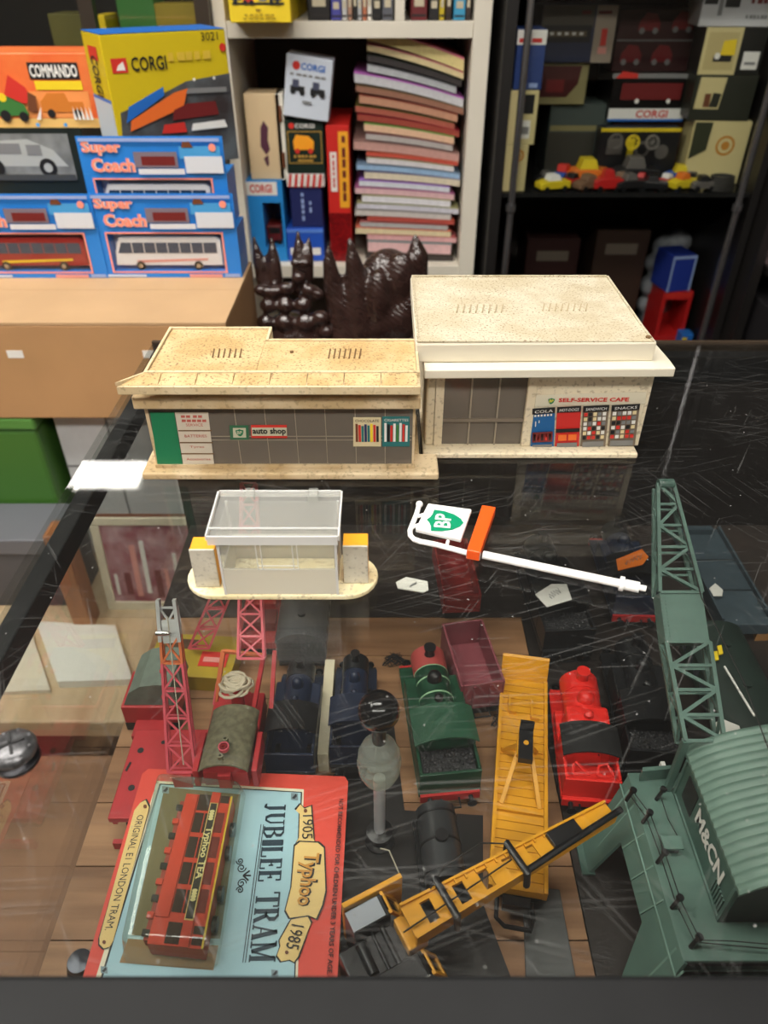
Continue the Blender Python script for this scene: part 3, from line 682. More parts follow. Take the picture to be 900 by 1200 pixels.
# ================================================================ inside the counter: toy trains and cranes on the shelf
def wheels(parent, ys, xo, r, m=blk_metal, wdt=.003, z=None):
    for y in ys:
        for sx in (-1, 1):
            MB().cyl((sx*xo, y, r if z is None else z), (sx*(xo+wdt), y, r if z is None else z), r, n=18).build('wheel', m, parent, smooth=True)
def hookup(parent, y, sgn, m=blk_metal, z=.010):
    MB().tube([(-.006, y, z), (-.006, y+sgn*.007, z), (.006, y+sgn*.007, z), (.006, y, z)], .0008, 6).build('coupling', m, parent)
def buffers(parent, y, sgn, W, z, m):
    for sx in (-1, 1):
        MB().cyl((sx*W*.33, y, z), (sx*W*.33, y+sgn*.005, z), .0016, n=10).build('buffer', m, parent, smooth=True)
        MB().cyl((sx*W*.33, y+sgn*.005, z), (sx*W*.33, y+sgn*.0062, z), .0032, n=14).build('buffer', m, parent, smooth=True)
coalm = mat('coal', (38, 38, 40), .45, bump=.8, bscale=500)
def coal_heap(parent, x0, x1, y0, y1, z, n=40):
    mb = MB()
    for i in range(n):
        mb.sph((random.uniform(x0, x1), random.uniform(y0, y1), z+random.uniform(-.001, .001)), random.uniform(.0012, .0022), (1, 1, .8), 4)
    mb.box(x0, x1, y0, y1, z-.004, z); mb.build('coal', coalm, parent, kind='stuff')

def loco(label, rear, front, L, W, H, body, smoke_m, roof, beam, boiler=None, tanks=True, bands=None, group='toy locomotives', coal=True, dome=None, saddle=False, name='toy_locomotive', chimney=None, bunker_open=False, br=.30):
    """steam tank engine; rear/front: shelf points that give place and heading"""
    d = Vector(front)-Vector(rear); rz = math.atan2(-d.x, d.y)
    o = thing(name, label, 'toy train', (rear[0], rear[1], ZS), rz, group)
    boiler = boiler or body; dome = dome or body; chimney = chimney or blk_plastic
    zf = .0145; r = W*br; zb = zf+.004+r
    wheels(o, [L*t for t in (.2, .45, .7)], W*.28, .0085)
    MB().box(-W*.36, W*.36, L*.04, L*.96, .006, zf-.0036).build('frame', blk_metal, o)
    MB().box(-W/2, W/2, 0, L, zf-.0035, zf).build('footplate', body, o, bevel=.0004)
    for y, s in ((0, -1), (L, 1)):
        MB().box(-W*.48, W*.48, min(y, y+s*.002), max(y, y+s*.002), zf-.007, zf-.0002).build('buffer_beam', beam, o)
        buffers(o, y+s*.002, s, W, zf-.0035, blk_metal); hookup(o, y+s*.002, s)
    MB().cyl((0, L*.42, zb), (0, L*.78, zb), r, n=28).build('boiler', boiler, o, smooth=True)
    MB().cyl((0, L*.781, zb), (0, L*.95, zb), r*1.03, n=28).build('smokebox', smoke_m, o, smooth=True)
    MB().lathe([(r*.95, 0), (r*.8, .002), (r*.3, .003), (.0001, .0034)], (0, L*.9502, zb), 24, 'y').build('smokebox_door', smoke_m, o, smooth=True)
    MB().lathe([(r*.34, 0), (r*.27, .003), (r*.27, H*.16), (r*.36, H*.17), (r*.36, H*.20), (r*.2, H*.2)], (0, L*.87, zb+r*.9), 18).build('chimney', chimney, o, smooth=True)
    MB().lathe([(r*.44, 0), (r*.42, .003), (r*.36, .006), (r*.2, .0078), (.0001, .0082)], (0, L*.66, zb+r*.86), 18).build('dome', dome, o, smooth=True)
    MB().lathe([(r*.24, 0), (r*.24, .004), (r*.15, .005), (r*.05, .0055)], (0, L*.49, zb+r*.93), 14).build('safety_valve', dome, o, smooth=True)
    if bands:
        for t in (.44, .55, .68, .775): MB().cyl((0, L*t, zb), (0, L*t+.0012, zb), r*1.025, n=28).build('boiler_band', bands, o, smooth=True)
    if tanks:
        for s in (-1, 1): MB().box(min(s*W*.27, s*W*.49), max(s*W*.27, s*W*.49), L*.42, L*.76, zf+.0002, zf+H*.40).build('side_tank', body, o, bevel=.0012)
    if saddle:
        MB().box(-r*1.1, r*1.1, L*.42, L*.60, zf+.0002, zb+r*.98).build('saddle', body, o, bevel=.0025)
        for s in (-1, 1): MB().box(min(s*W*.3, s*W*.49), max(s*W*.3, s*W*.49), L*.34, L*.72, zf+.0002, zf+H*.22).build('side_tank', body, o, bevel=.001)
    # cab walls and curved roof
    yc0, yc1 = L*.20, L*.41; zc = zf+H*.58
    for s in (-1, 1): MB().box(min(s*W*.46, s*W*.49), max(s*W*.46, s*W*.49), yc0, yc1, zf+.0002, zc).build('cab_side', body, o)
    MB().box(-W*.455, W*.455, yc1-.0015, yc1, zf+.0002, zc).build('cab_front', body, o)
    arc = [(W*.52*sin(a), zc+.0003+W*.16*(cos(a)-cos(1.0))/(1-cos(1.0))) for a in [(-1+2*i/10) for i in range(11)]]
    arc = [(x/sin(1.0), z) for x, z in arc]
    pts = [(x, yc0-.004, z) for x, z in arc]+[(x, yc0-.004, z-.0012) for x, z in reversed(arc)]
    MB().prism(pts, (0, yc1-yc0+.006, 0)).build('cab_roof', roof, o, smooth=True)
    # bunker
    hb = H*.42
    for (a, b_, c_, d_) in ((-W*.49, W*.49, .0006, .0026), (-W*.49, -W*.44, .0028, yc0-.0002), (W*.44, W*.49, .0028, yc0-.0002)):
        MB().box(a, b_, c_, d_, zf+.0002, zf+hb).build('bunker_side', body, o, bevel=.0004)
    if coal: coal_heap(o, -W*.42, W*.42, .004, yc0-.001, zf+hb-.003)
    if bunker_open:
        MB().box(-W*.43, W*.43, .0030, yc0-.0006, zf+.0003, zf+hb*.62).build('bunker_floor', body, o)
        for s in (-1, 1):
            c = s*W*.22
            MB().tube([(c-.005, .005, zf+hb), (c+.005, .005, zf+hb), (c+.002*s, yc0-.004, zf+hb+.001), (c-.004, yc0-.006, zf+hb+.001), (c-.005, .005, zf+hb)], .0010, 6).build('bunker_bracket', body, o)
    return o
lg = mat('loco_green', (24, 70, 48), .35, var=.3, scale=90); lgd = mat('loco_green_dark', (22, 60, 44), .4)
pal = mat('pale_green_band', (150, 190, 150), .5); redb = mat('buffer_red', (176, 36, 34), .45); toyred = mat('toy_red', (222, 40, 32), .38)
lblk = mat('loco_black', (30, 31, 33), .34, var=.25, scale=120); lblue = mat('loco_navy', (30, 40, 62), .4, var=.25, scale=80)
def xy(p): return (p.x, p.y)
loco('green toy tank engine with red smokebox and coal-filled bunker', (.044, .281), (.033, .386), .110, .042, .047, lg, mat('smokebox_red', (168, 70, 66), .45), mat('cab_green', (40, 84, 62), .45), redb, bands=pal, dome=blk_plastic)
loco('bright red toy tank engine with black cab roof', (.1360, .2760), (.1430, .3580), .088, .037, .045, toyred, toyred, mat('cab_black', (18, 18, 19), .75), toyred, tanks=False, saddle=True, coal=False, chimney=toyred, bunker_open=True, br=.36)
loco('black toy engine with round dome beside the green crane jib', (.1845, .297), (.1925, .400), .104, .040, .048, lblk, lblk, lblk, lblk)
l4 = loco('black toy engine at the back with white price tag on its cab', (.1476, .408), (.1403, .52), .118, .042, .050, lblk, lblk, lblk, lblk)
loco('dark navy toy engine with red buffer beams under the orange tag', (.2120, .447), (.215, .545), .1, .038, .048, lblue, lblk, lblk, redb)
loco('navy toy tank engine next to the olive crane hood', (-.064, .296), (-.062, .38), .084, .034, .044, lblue, lblk, lblk, lblk, coal=False)
loco('navy and black toy engine behind the frosted lamp', (-.0215, .302), (-.0215, .39), .085, .032, .044, lblue, lblk, lblue, lblk, coal=False, tanks=False)

# dark coach behind the navy engine
def coach(label, x, y0, y1, W, H, m, roofm, name='toy_coach', rz=0):
    o = thing(name, label, 'toy train', (x, y0, ZS), rz, 'toy rolling stock'); L = y1-y0
    wheels(o, [L*.14, L*.28, L*.72, L*.86], W*.3, .005)
    MB().box(-W*.45, W*.45, 0, L, .006, .0099).build('underframe', blk_metal, o)
    MB().box(-W*.48, W*.48, .001, L-.001, .010, H*.76).build('body', m, o, bevel=.001)
    arc = [(W*.5*sin(-1.2+2.4*i/12)/sin(1.2), H*.7602+H*.24*(cos(-1.2+2.4*i/12)-cos(1.2))/(1-cos(1.2))) for i in range(13)]
    MB().prism([(a, 0, b_) for a, b_ in arc], (0, L, 0)).build('roof', roofm, o, smooth=True)
    for i in range(int(L/.014)):
        for s in (-1, 1):
            xx = s*W*.48; MB().box(min(xx, xx+s*.0004), max(xx, xx+s*.0004), .006+i*.014, .014+i*.014, H*.42, H*.64).build('window', mat('coach_window', (60, 66, 72), .15), o)
    for i in range(3): MB().cyl((0, L*(.2+.3*i), H*.98), (0, L*(.2+.3*i), H*.98+.003), .003, n=12).build('roof_vent', roofm, o, smooth=True)
    hookup(o, 0, -1); return o
coach('charcoal toy coach lying in line behind the navy tank engine', -.0655, .398, .505, .040, .042, mat('coach_charcoal', (46, 48, 52), .45), mat('coach_roof', (58, 60, 64), .5, var=.2))
coach('dark green toy coach beside the crane roof with yellow marks', .2620, .285, .415, .046, .040, mat('coach_green', (26, 48, 38), .45), mat('coach_green_roof', (30, 46, 40), .5, var=.25))
for (u, v) in ((843, 763), (838, 770)): solo('paint_chip', MB().prism([PZ(u-3, v-5, .8008), PZ(u+2, v-6, .8008), PZ(u+4, v+4, .8008), PZ(u-1, v+5, .8008)], (0, 0, .0012)), yel, 'yellow chip on the dark green coach' + (' nearer the crane jib' if u < 840 else ' farther from the crane jib'), 'paint chip')
solo('white_rod', MB().cyl(PZ(849, 781, .807), PZ(884, 839, .807), .0008, n=8), white, 'thin white rod lying on the dark green coach', 'rod', smooth=True)
# blue-grey flat wagon at the far right
fw = thing('flat_wagon', 'blue-grey toy flat wagon on the dark rear strip behind the green coach', 'toy train', (.300, .43, ZS), 0, 'toy rolling stock')
bgm = mat('wagon_slate', (62, 76, 84), .5, var=.2, scale=50)
wheels(fw, [.02, .11], .010, .005)
MB().box(-.020, .020, 0, .128, .008, .020).build('deck', bgm, fw, bevel=.001)
for s in (-1, 1): MB().box(min(s*.0195, s*.0215), max(s*.0195, s*.0215), .002, .126, .0202, .0245).build('side_rail', bgm, fw)
for y in (.04, .08): MB().box(-.019, .019, y, y+.0012, .0202, .0215).build('deck_bar', mat('wagon_slate_dark', (44, 54, 60), .5), fw)
MB().box(-.012, .012, .118, .124, .0202, .026).build('end_stop', bgm, fw)
for (lab, u, v, m) in (('ochre wooden block on the shelf next to the crane jib', 862, 733, mat('ochre_wood', (196, 140, 72), .6)), ('small tan wooden wedge on the shelf near the dark green coach', 893, 745, mat('tan_wood', (170, 120, 66), .6))):
    p = PZ(u, v, ZS); solo('wooden_block', MB().prism([(p.x-.009, p.y-.006, ZS), (p.x+.008, p.y-.005, ZS), (p.x+.005, p.y+.008, ZS), (p.x-.006, p.y+.006, ZS)], (0, 0, .012)), m, lab, 'block')

# maroon open wagon
mw = thing('open_wagon', 'maroon toy open wagon, empty, beside the green engine', 'toy train', (.0720, .352, ZS), radians(9), 'toy rolling stock')
mar = mat('wagon_maroon', (134, 66, 74), .5, var=.15, scale=60)
wheels(mw, [.014, .05], .009, .005); MB().box(-.013, .013, 0, .064, .006, .0118).build('underframe', blk_metal, mw)
MB().box(-.0165, .0165, 0, .064, .012, .014).build('floor_plate', mar, mw)
for (a, b_, c_, d_, n) in ((-.0165, -.0148, 0, .064, 'side'), (.0148, .0165, 0, .064, 'side'), (-.0147, .0147, 0, .0017, 'end'), (-.0147, .0147, .0623, .064, 'end')): MB().box(a, b_, c_, d_, .0142, .039).build(n, mar, mw, bevel=.0004)
for x in (-.006, .006): MB().box(x-.001, x+.001, -.0009, -.0001, .014, .037).build('end_rib', mar, mw)
hookup(mw, 0, -1); 
# yellow flat wagon with jib rest
p0, p1 = PZ(607, 1043, .785), PZ(614, 797, .785)
dd = p1-p0; LY = dd.length; yw = thing('flat_wagon', 'long mustard-yellow toy flat wagon with upright end board and jib rest', 'toy train', (p0.x, p0.y, ZS), math.atan2(-dd.x, dd.y), 'toy rolling stock')
ym = mat('toy_yellow', (222, 156, 26), .42, var=.12, scale=40); ymd = mat('toy_yellow_groove', (170, 112, 16), .5)
WY = .0345
wheels(yw, [.025, .04, LY-.04, LY-.025], .010, .005)
MB().box(-WY*.4, WY*.4, .004, LY-.004, .006, .0178).build('underframe', blk_metal, yw)
npl = 26
for i in range(npl): MB().box(-WY/2+.0025, WY/2-.0025, LY*i/npl+.0003, LY*(i+1)/npl-.0003, .018, .0245).build('plank', ym, yw)
MB().box(-WY/2+.003, WY/2-.003, .001, LY-.001, .0179, .0238).build('deck', ymd, yw)
for s in (-1, 1): MB().box(min(s*WY/2, s*(WY/2-.0024)), max(s*WY/2, s*(WY/2-.0024)), 0, LY, .018, .0262).build('side_rail', ym, yw)
MB().prism([(-WY/2, LY, .018), (WY/2, LY, .018), (WY/2, LY+.010, .038), (-WY/2, LY+.010, .038)], (0, .002, .0008)).build('end_board', ym, yw)
yr = LY*.52
for (a, b_) in (((-.012, yr-.028), (-.004, yr)), ((.012, yr-.028), (.004, yr)), ((-.013, yr+.012), (-.004, yr+.004)), ((.010, yr+.014), (.004, yr+.004))):
    MB().bar((a[0], a[1], .0246), (b_[0], b_[1], .0440), .0026, .0022).build('rest_leg', ym, yw)
MB().box(-.0055, .0055, yr-.006, yr+.008, .044, .047).build('rest_plate', ym, yw)
cr = MB().box(-.0045, .0045, yr-.012, yr+.012, .0472, .0520); cr.box(-.0045, .0045, yr+.010, yr+.012, .052, .060); cr.build('cradle', blk_plastic, yw)
MB().cyl((0, yr, .0521), (0, yr, .0528), .0017, n=12).build('cradle_pin', ym, yw)
for (x, y) in ((-.010, LY*.80), (.006, LY*.78)):
    b_ = MB().box(x-.0007, x+.0007, y, y+.014, .0246, .028); b_.box(x, x+.005, y-.001, y+.001, .0246, .028); b_.build('deck_staple', ym, yw)
MB().box(-WY/2+.003, WY/2-.003, LY*.31, LY*.31+.0014, .0246, .0262).build('deck_bar', ym, yw)
MB().box(-WY/2+.003, WY/2-.003, LY*.60, LY*.60+.0014, .0246, .0262).build('deck_bar', ym, yw)
MB().tube([(-.011, -.0005, .013), (-.011, -.012, .013), (-.006, -.016, .013), (.009, -.016, .013), (.010, -.010, .013), (.010, -.0005, .013)], .0014, 8).build('coupling', blk_metal, yw, smooth=True)
MB().box(-.008, .008, -.006, -.0004, .010, .018).build('drawbar', blk_metal, yw)

# ---- yellow and black crane in front
A, B = PZ(478, 1084, .815), PZ(714, 952, .815)
dd = B-A; ang = math.atan2(dd.y, dd.x); LJ = dd.length
yc = thing('toy_crane', 'yellow and black toy breakdown crane with pierced yellow jib', 'toy crane', (A.x, A.y, ZS), ang)
W2 = .0098
# local: +x along the jib, z from the shelf
jb = .0495; jt = .0580
holes = [(.010, .016), (.030, .0365), (.046, .052), (.062, .068), (.078, .083), (.098, .108)]
xs = 0.0
segs = []
for h0, h1 in holes: segs.append((xs, h0, False)); segs.append((h0, h1, True)); xs = h1
segs.append((xs, LJ, False))
def wj(x): return W2*(1-.42*x/LJ)
for a, b_, hole in segs:
    if hole:
        for s in (-1, 1): MB().prism([(a, s*wj(a)*.62, jt-.0014), (b_, s*wj(b_)*.62, jt-.0014), (b_, s*wj(b_), jt-.0014), (a, s*wj(a), jt-.0014)], (0, 0, .0014)).build('jib_plate', ym, yc)
    else: MB().prism([(a, -wj(a), jt-.0014), (b_, -wj(b_), jt-.0014), (b_, wj(b_), jt-.0014), (a, wj(a), jt-.0014)], (0, 0, .0014)).build('jib_plate', ym, yc)
for s in (-1, 1):
    MB().prism([(0, s*W2, jb), (LJ, s*wj(LJ), jb+.003), (LJ, s*wj(LJ), jt+.002), (0, s*W2, jt+.002)], (0, -s*.0014, 0)).build('jib_side', ym, yc)
for i in range(12): x = .026+i*.0065; MB().box(x, x+.0008, wj(x)*.55, wj(x)*.95, jt+.0001, jt+.0016).build('jib_rib', ym, yc)
for x in (.024, .070, ):
    MB().tube([(x, -wj(x)-.002, jb-.001), (x-.001, -wj(x)-.002, jt+.004), (x-.001, wj(x)+.002, jt+.004), (x, wj(x)+.002, jb-.001)], .0021, 8).build('jib_strap', blk_plastic, yc, smooth=True)
MB().tube([(-.005, -.004, jt+.002), (.03, -.002, jt+.004), (.066, .001, jt+.0035), (.068, .010, jt+.004), (.055, .016, jt+.006), (.03, .014, jt+.006), (.018, .008, jt+.004)], .0005, 6).build('hoist_cord', wire_m, yc)
MB().tube([(.068, -.007, jt), (.10, -.006, jt+.003), (LJ+.004, -.004, jt+.003)], .0020, 8).build('jib_cable', blk_plastic, yc, smooth=True)
MB().box(.092, .112, -.0045, .0045, jt+.0005, jt+.004).build('pulley_block', blk_plastic, yc, bevel=.0006)
# cab
cx0, cx1, cy = -.036, -.002, .0235
MB().box(cx0, cx1, -cy*.45, cy*.45, .014, .040).build('machinery_deck', blk_plastic, yc, bevel=.001)
MB().box(cx0+.004, cx1+.004, -cy*.9, cy*.9, .004, .0138).build('chassis', blk_metal, yc)
MB().box(cx0+.010, cx0+.032, cy*.46, cy, .014, .050).build('cab_body', blk_plastic, yc, bevel=.0008)
MB().prism([(cx0+.010, cy*.48, .0502), (cx0+.029, cy*.48, .0502), (cx0+.029, cy*.95, .0502), (cx0+.010, cy*.95, .0502)], (0, 0, .0012)).build('cab_roof', mat('cab_silver', (162, 168, 176), .35), yc)
MB().box(cx0+.010, cx0+.046, cy*1.01, cy*1.14, .016, .054).build('cab_side', ym, yc, bevel=.0005)
MB().box(cx0, cx0+.036, -cy*1.02, -cy*.46, .014, .047).build('cab_body', blk_plastic, yc, bevel=.0008)
MB().bar((cx0, -cy*1.0, .0473), (cx0+.036, -cy*1.0, .0473), .0008).build('cab_edge', steel, yc)
def winframe(x, y0, y1, z0, z1):
    for (a, b_, c_, d_) in ((y0, y1, z0, z0+.002), (y0, y1, z1-.002, z1), (y0, y0+.002, z0+.0021, z1-.0021), (y1-.002, y1, z0+.0021, z1-.0021)):
        MB().prism([(x+.012-(c_-.038)*.5, a, c_), (x+.012-(c_-.038)*.5, b_, c_), (x+.012-(d_-.038)*.5, b_, d_), (x+.012-(d_-.038)*.5, a, d_)], (.0018, 0, 0)).build('window_frame', ym, yc)
    MB().prism([(x+.012-(z0-.038)*.5, y0+.002, z0), (x+.012-(z0-.038)*.5, y1-.002, z0), (x+.012-(z1-.038)*.5, y1-.002, z1), (x+.012-(z1-.038)*.5, y0+.002, z1)], (.0006, 0, 0)).build('window_pane', mat('dark_pane', (20, 20, 22), .15), yc)
winframe(cx0+.026, cy*.46, cy*1.0, .034, .052); winframe(cx0+.030, -cy*1.02, -cy*.46, .030, .047)
MB().box(cx1-.002, cx1+.010, -.009, .009, .0402, .048).build('jib_foot', ym, yc, bevel=.001)
for x, r in ((cx0+.026, .0015), (cx0+.020, .001)): MB().cyl((x, -.011, .0415), (x, .011, .0415), r, n=10).build('winch_rod', blk_metal, yc, smooth=True)
MB().cyl((cx0+.012, -.008, .041), (cx0+.012, .008, .041), .003, n=16).build('winch_drum', blk_metal, yc, smooth=True)
wheels(yc, [], .01, .005)
for x in (cx0+.010, cx0+.030):
    for s in (-1, 1): MB().cyl((x, s*.016, .0048), (x, s*.019, .0048), .0048, n=16).build('wheel', blk_metal, yc, smooth=True)

# dark tank wagon and slate strip under the yellow jib
tw = thing('tank_wagon', 'small dark grey toy tank wagon under the yellow jib', 'toy train', (.0370, .212, ZS), radians(5), 'toy rolling stock')
wheels(tw, [.01, .04], .010, .005); MB().box(-.014, .014, 0, .052, .006, .011).build('underframe', blk_metal, tw)
MB().cyl((0, .002, .0235), (0, .050, .0235), .0125, n=24).build('tank', mat('tank_grey', (50, 52, 54), .3), tw, smooth=True)
MB().cyl((0, .026, .035), (0, .026, .0385), .004, n=14).build('filler_cap', blk_plastic, tw, smooth=True)
for y in (.008, .026, .044): MB().cyl((0, y-.0006, .0235), (0, y+.0006, .0235), .0129, n=24).build('tank_band', blk_metal, tw, smooth=True)
solo('slate_strip', MB().prism([PZ(612, 1040, ZS), PZ(655, 1045, ZS), PZ(676, 1160, ZS), PZ(616, 1160, ZS)], (0, 0, .003)), mat('strip_slate', (88, 90, 90), .5, var=.15), 'flat grey strip on the shelf by the front rail', 'strip', bevel=.0005)
solo('dark_panel', MB().prism([PZ(474, 950, ZS), PZ(566, 956, ZS), PZ(566, 1060, ZS), PZ(606, 1165, ZS), PZ(400, 1165, ZS), PZ(396, 852, ZS), PZ(462, 852, ZS)], (0, 0, .0006)), mat('panel_black', (30, 28, 28), .4, var=.2), 'black panel added to darken the shelf under the yellow crane and lamp', 'panel')  # black sheet added to deepen the dark around crane and lamp

# ---- frosted lamp with a ball finial
lp = thing('toy_lamp', 'toy lamp post with silver stem, ribbed frosted globe and black ball finial', 'toy lamp', (-.0028, .2545, ZS+.0007))
MB().lathe([(.0095, 0), (.0095, .002), (.007, .004), (.0065, .008), (.0085, .010), (.0085, .012), (.004, .014)], n=24).build('base', blk_plastic, lp, smooth=True)
MB().cyl((0, 0, .0141), (0, 0, .070), .0036, n=18).build('stem', mat('stem_silver', (196, 198, 202), .3, .35), lp, smooth=True)
pr = []
for i in range(25):
    t = i/24; z = .0702+.036*t; r = .0124*math.sqrt(max(.02, 1-((t-.45)/.62)**2))*(1+.05*sin(t*2*pi*5)); pr.append((r, z))
MB().lathe(pr, n=28).build('globe', glass_mat('frosted_globe', (.88, .9, .86), .24, (206, 210, 200), rough=.15), lp, smooth=True)
MB().cyl((0, 0, .1063), (0, 0, .1215), .004, n=14).build('neck', blk_plastic, lp, smooth=True)
MB().sph((0, 0, .1325), .0115).build('finial', mat('gloss_black', (16, 16, 18), .12), lp, smooth=True)
MB().tube([(.0005, -.0085, .006), (.006, -.014, .014), (.012, -.024, .006)], .0005, 6).build('lead_wire', string_m, lp)
for (u, v, lab, n) in ((462, 772, 'tangle of thin black wire beside the green engine front', 60), (590, 842, 'tangle of fine wire between the maroon and yellow wagons', 46)):
    p = PZ(u, v, ZS+.004); q = []
    for i in range(n): q.append(p+Vector((.007*sin(i*1.31)+.003*cos(i*.41), .006*cos(i*1.77)+.002*sin(i*.6), .004*sin(i*.83)*sin(i*.83)-.0035)))
    solo('wire_tangle', MB().tube(q, .0003, 5), wire_m, lab, 'wire')
# cream paper strip between the engines
solo('paper_strip', MB().box(-.0460, -.0385, .306, .392, ZS, ZS+.020), mat('strip_cream', (206, 196, 168), .6), 'cream card strip standing between two navy engines', 'card')
def lattice(parent, p0, p1, w0, w1, d, n, mats, side=(1, 0, 0), cross=True, t=.0013, upper=None):
    """box girder between p0 and p1 (centres of its upper face); mats(f) -> material along its length"""
    p0, p1, side = Vector(p0), Vector(p1), Vector(side).normalized(); ax = (p1-p0).normalized(); dn = side.cross(ax).normalized()
    if dn.z > 0: dn = -dn
    def pt(f, s, lvl): return p0.lerp(p1, f) + side*s*(w0+(w1-w0)*f)/2 + dn*(d*lvl*(1-.35*f))
    for i in range(n):
        f0, f1 = i/n, (i+1)/n; m = mats((f0+f1)/2)
        for s in (-1, 1):
            for l in (0, 1): MB().bar(pt(f0, s, l), pt(f1, s, l), t*1.25, t*1.25, dn).build('chord', m, parent, world=True)
            z = (0, 1) if i % 2 else (1, 0)
            MB().bar(pt(f0, s, z[0]), pt(f1, s, z[1]), t*.8, t*.8, side).build('brace', m, parent, world=True)
        MB().bar(pt(f0, -1, 0), pt(f0, 1, 0), t, t, dn).build('brace', m, parent, world=True)
        if cross:
            MB().bar(pt(f0, -1, 0), pt(f1, 1, 0), t*.9, t*.9, dn).build('brace', m, parent, world=True)
            MB().bar(pt(f0, 1, 0)+dn*t*.4, pt(f1, -1, 0)+dn*t*.4, t*.9, t*.9, dn).build('brace', m, parent, world=True)
        else:
            s = 1 if i % 2 else -1
            MB().bar(pt(f0, -s, 0), pt(f1, s, 0), t*1.1, t*1.1, dn).build('brace', m, parent, world=True)
        MB().bar(pt(f0, -1, 1), pt(f0, 1, 1), t*.8, t*.8, dn).build('brace', m, parent, world=True)
    MB().bar(pt(1, -1, 0), pt(1, 1, 0), t, t, dn).build('brace', mats(1), parent, world=True)
    return pt
cred = mat('crane_red', (180, 44, 48), .45, var=.15, scale=60); cpink = mat('crane_pink', (206, 84, 96), .5); corg = mat('crane_faded', (204, 108, 62), .5)
csil = mat('crane_silver', (196, 198, 196), .4, .4); hoodm = mat('hood_olive', (122, 118, 92), .7, var=.4, scale=260, bump=.3); hoodg = mat('hood_grey', (112, 124, 112), .6, var=.25, scale=120)

# ---- first red crane: long platform at the left, silver-tipped jib
c1 = thing('toy_crane', 'red toy crane truck with silver-tipped lattice jib and grey hood', 'toy crane', (-.150, .30, ZS))
MB().box(-.175, -.1235, .256, .3235, .7795, .7845).build('platform', cred, c1, world=True, bevel=.0008)
MB().box(-.174, -.171, .258, .3215, .7745, .7794).build('platform_lip', cred, c1, world=True)
MB().box(-.168, -.1260, .262, .318, .770, .7793).build('underframe', blk_metal, c1, world=True)
for (x, y) in ((-.167, .306), (-.153, .3125), (-.1655, .2775), (-.152, .266), (-.140, .296)): MB().cyl((x, y, .7845), (x, y, .7848), .0022 if x < -.16 else .0015, n=12).build('bolt_hole', black, c1, world=True)
MB().bar((-.1725, .290, .7848), (-.1712, .2965, .7848), .0014, .0006).build('slot', black, c1, world=True)
for y in (.268, .312):
    for x in (-.168, -.1305): MB().cyl((x, y, .7665), (x+.004, y, .7665), .0064, n=18).build('wheel', blk_metal, c1, world=True, smooth=True)
MB().box(-.172, -.118, .247, .250, .7640, .771).build('buffer_beam', cred, c1, world=True); MB().box(-.15, -.14, .2502, .2619, .766, .772).build('drawbar', blk_metal, c1, world=True)
# cab block and hood behind the platform
pa = PZ(175, 800, .81)
MB().box(-.189, -.150, .338, .372, .772, .790).build('cab_body', cred, c1, world=True, bevel=.001)
MB().box(-.180, -.155, .3237, .3378, .772, .776).build('cab_link', cred, c1, world=True)
MB().box(-.189, -.150, .338, .372, .764, .7718).build('cab_base', blk_metal, c1, world=True)
for x in (-.185, -.157):
    for y in (.347, .363): MB().cyl((x, y, .7648), (x+.003, y, .7648), .0046, n=14).build('wheel', blk_metal, c1, world=True, smooth=True)
hp = [(-.187, .790), (-.181, .803), (-.172, .810), (-.160, .812), (-.150, .811), (-.148, .790)]
MB().prism([(x, .340, z) for x, z in hp], (0, .036, 0)).build('hood', hoodg, c1, world=True)
MB().cyl((-.156, .3385, .800), (-.156, .3398, .800), .0022, n=12).build('hood_stud', cred, c1, world=True); MB().cyl((-.158, .352, .812), (-.158, .352, .8135), .002, n=12).build('hood_stud', cred, c1, world=True)
j0, j1 = PZ(213, 905, .800), PZ(196, 712, .893)
MB().bar(j0+Vector((0, 0, -.001)), (j0.x, j0.y, .785), .012, .006, (0, 1, 0)).build('jib_foot', cred, c1, world=True)
pt = lattice(c1, j0, j1, .0175, .0105, .006, 6, lambda f: cpink if f < .62 else corg if f < .8 else csil)
for s in (-1, 1): MB().bar(pt(.80, s, 0), pt(1.05, s, -.2), .0022, .005).build('jib_cheek', csil, c1, world=True)
MB().bar(pt(.79, 0, 0), pt(.93, 0, -.1), .0085, .0012).build('jib_head', csil, c1, world=True)
MB().tube([pt(.95, 0, -.3), pt(.5, .1, -.15), pt(.05, .2, -.1)], .0004, 6).build('hoist_cord', string_m, c1, world=True)
MB().lathe([(.0001, 0), (.0016, .001), (.0018, .004), (.0012, .009), (.0001, .0105)], (0, 0, 0), 14, 'x').xf(Matrix.Translation(PZ(181, 742, .885))).build('jib_roller', steel, c1, world=True, smooth=True)
MB().bar(PZ(190, 742, .885), PZ(195, 741, .883), .0008).build('roller_pin', steel, c1, world=True)

# ---- second red crane: olive hood, rope coil, long jib
c2 = thing('toy_crane', 'red toy crane with olive speckled hood and knotted rope coil', 'toy crane', (-.102, .325, ZS))
MB().box(-.122, -.0865, .2935, .350, .772, .792).build('body', cred, c2, world=True, bevel=.001)
MB().box(-.120, -.0885, .2945, .349, .764, .7718).build('underframe', blk_metal, c2, world=True)
for x in (-.119, -.0925):
    for y in (.303, .338): MB().cyl((x, y, .7662), (x+.003, y, .7662), .006, n=16).build('wheel', blk_metal, c2, world=True, smooth=True)
h0, h1 = PZ(264, 897, .818), PZ(270, 826, .818)
xc = (h0.x+h1.x)/2; hw = .0156
arc = [(xc+hw*sin(a)/sin(1.05), (.812)+.007*(cos(a)-cos(1.05))/(1-cos(1.05))) for a in [-1.05+2.1*i/12 for i in range(13)]]
MB().prism([(x, h0.y, z) for x, z in arc]+[(x, h0.y, z-.0015) for x, z in reversed(arc)], (.001, h1.y-h0.y, 0)).build('hood', hoodm, c2, world=True, smooth=True)
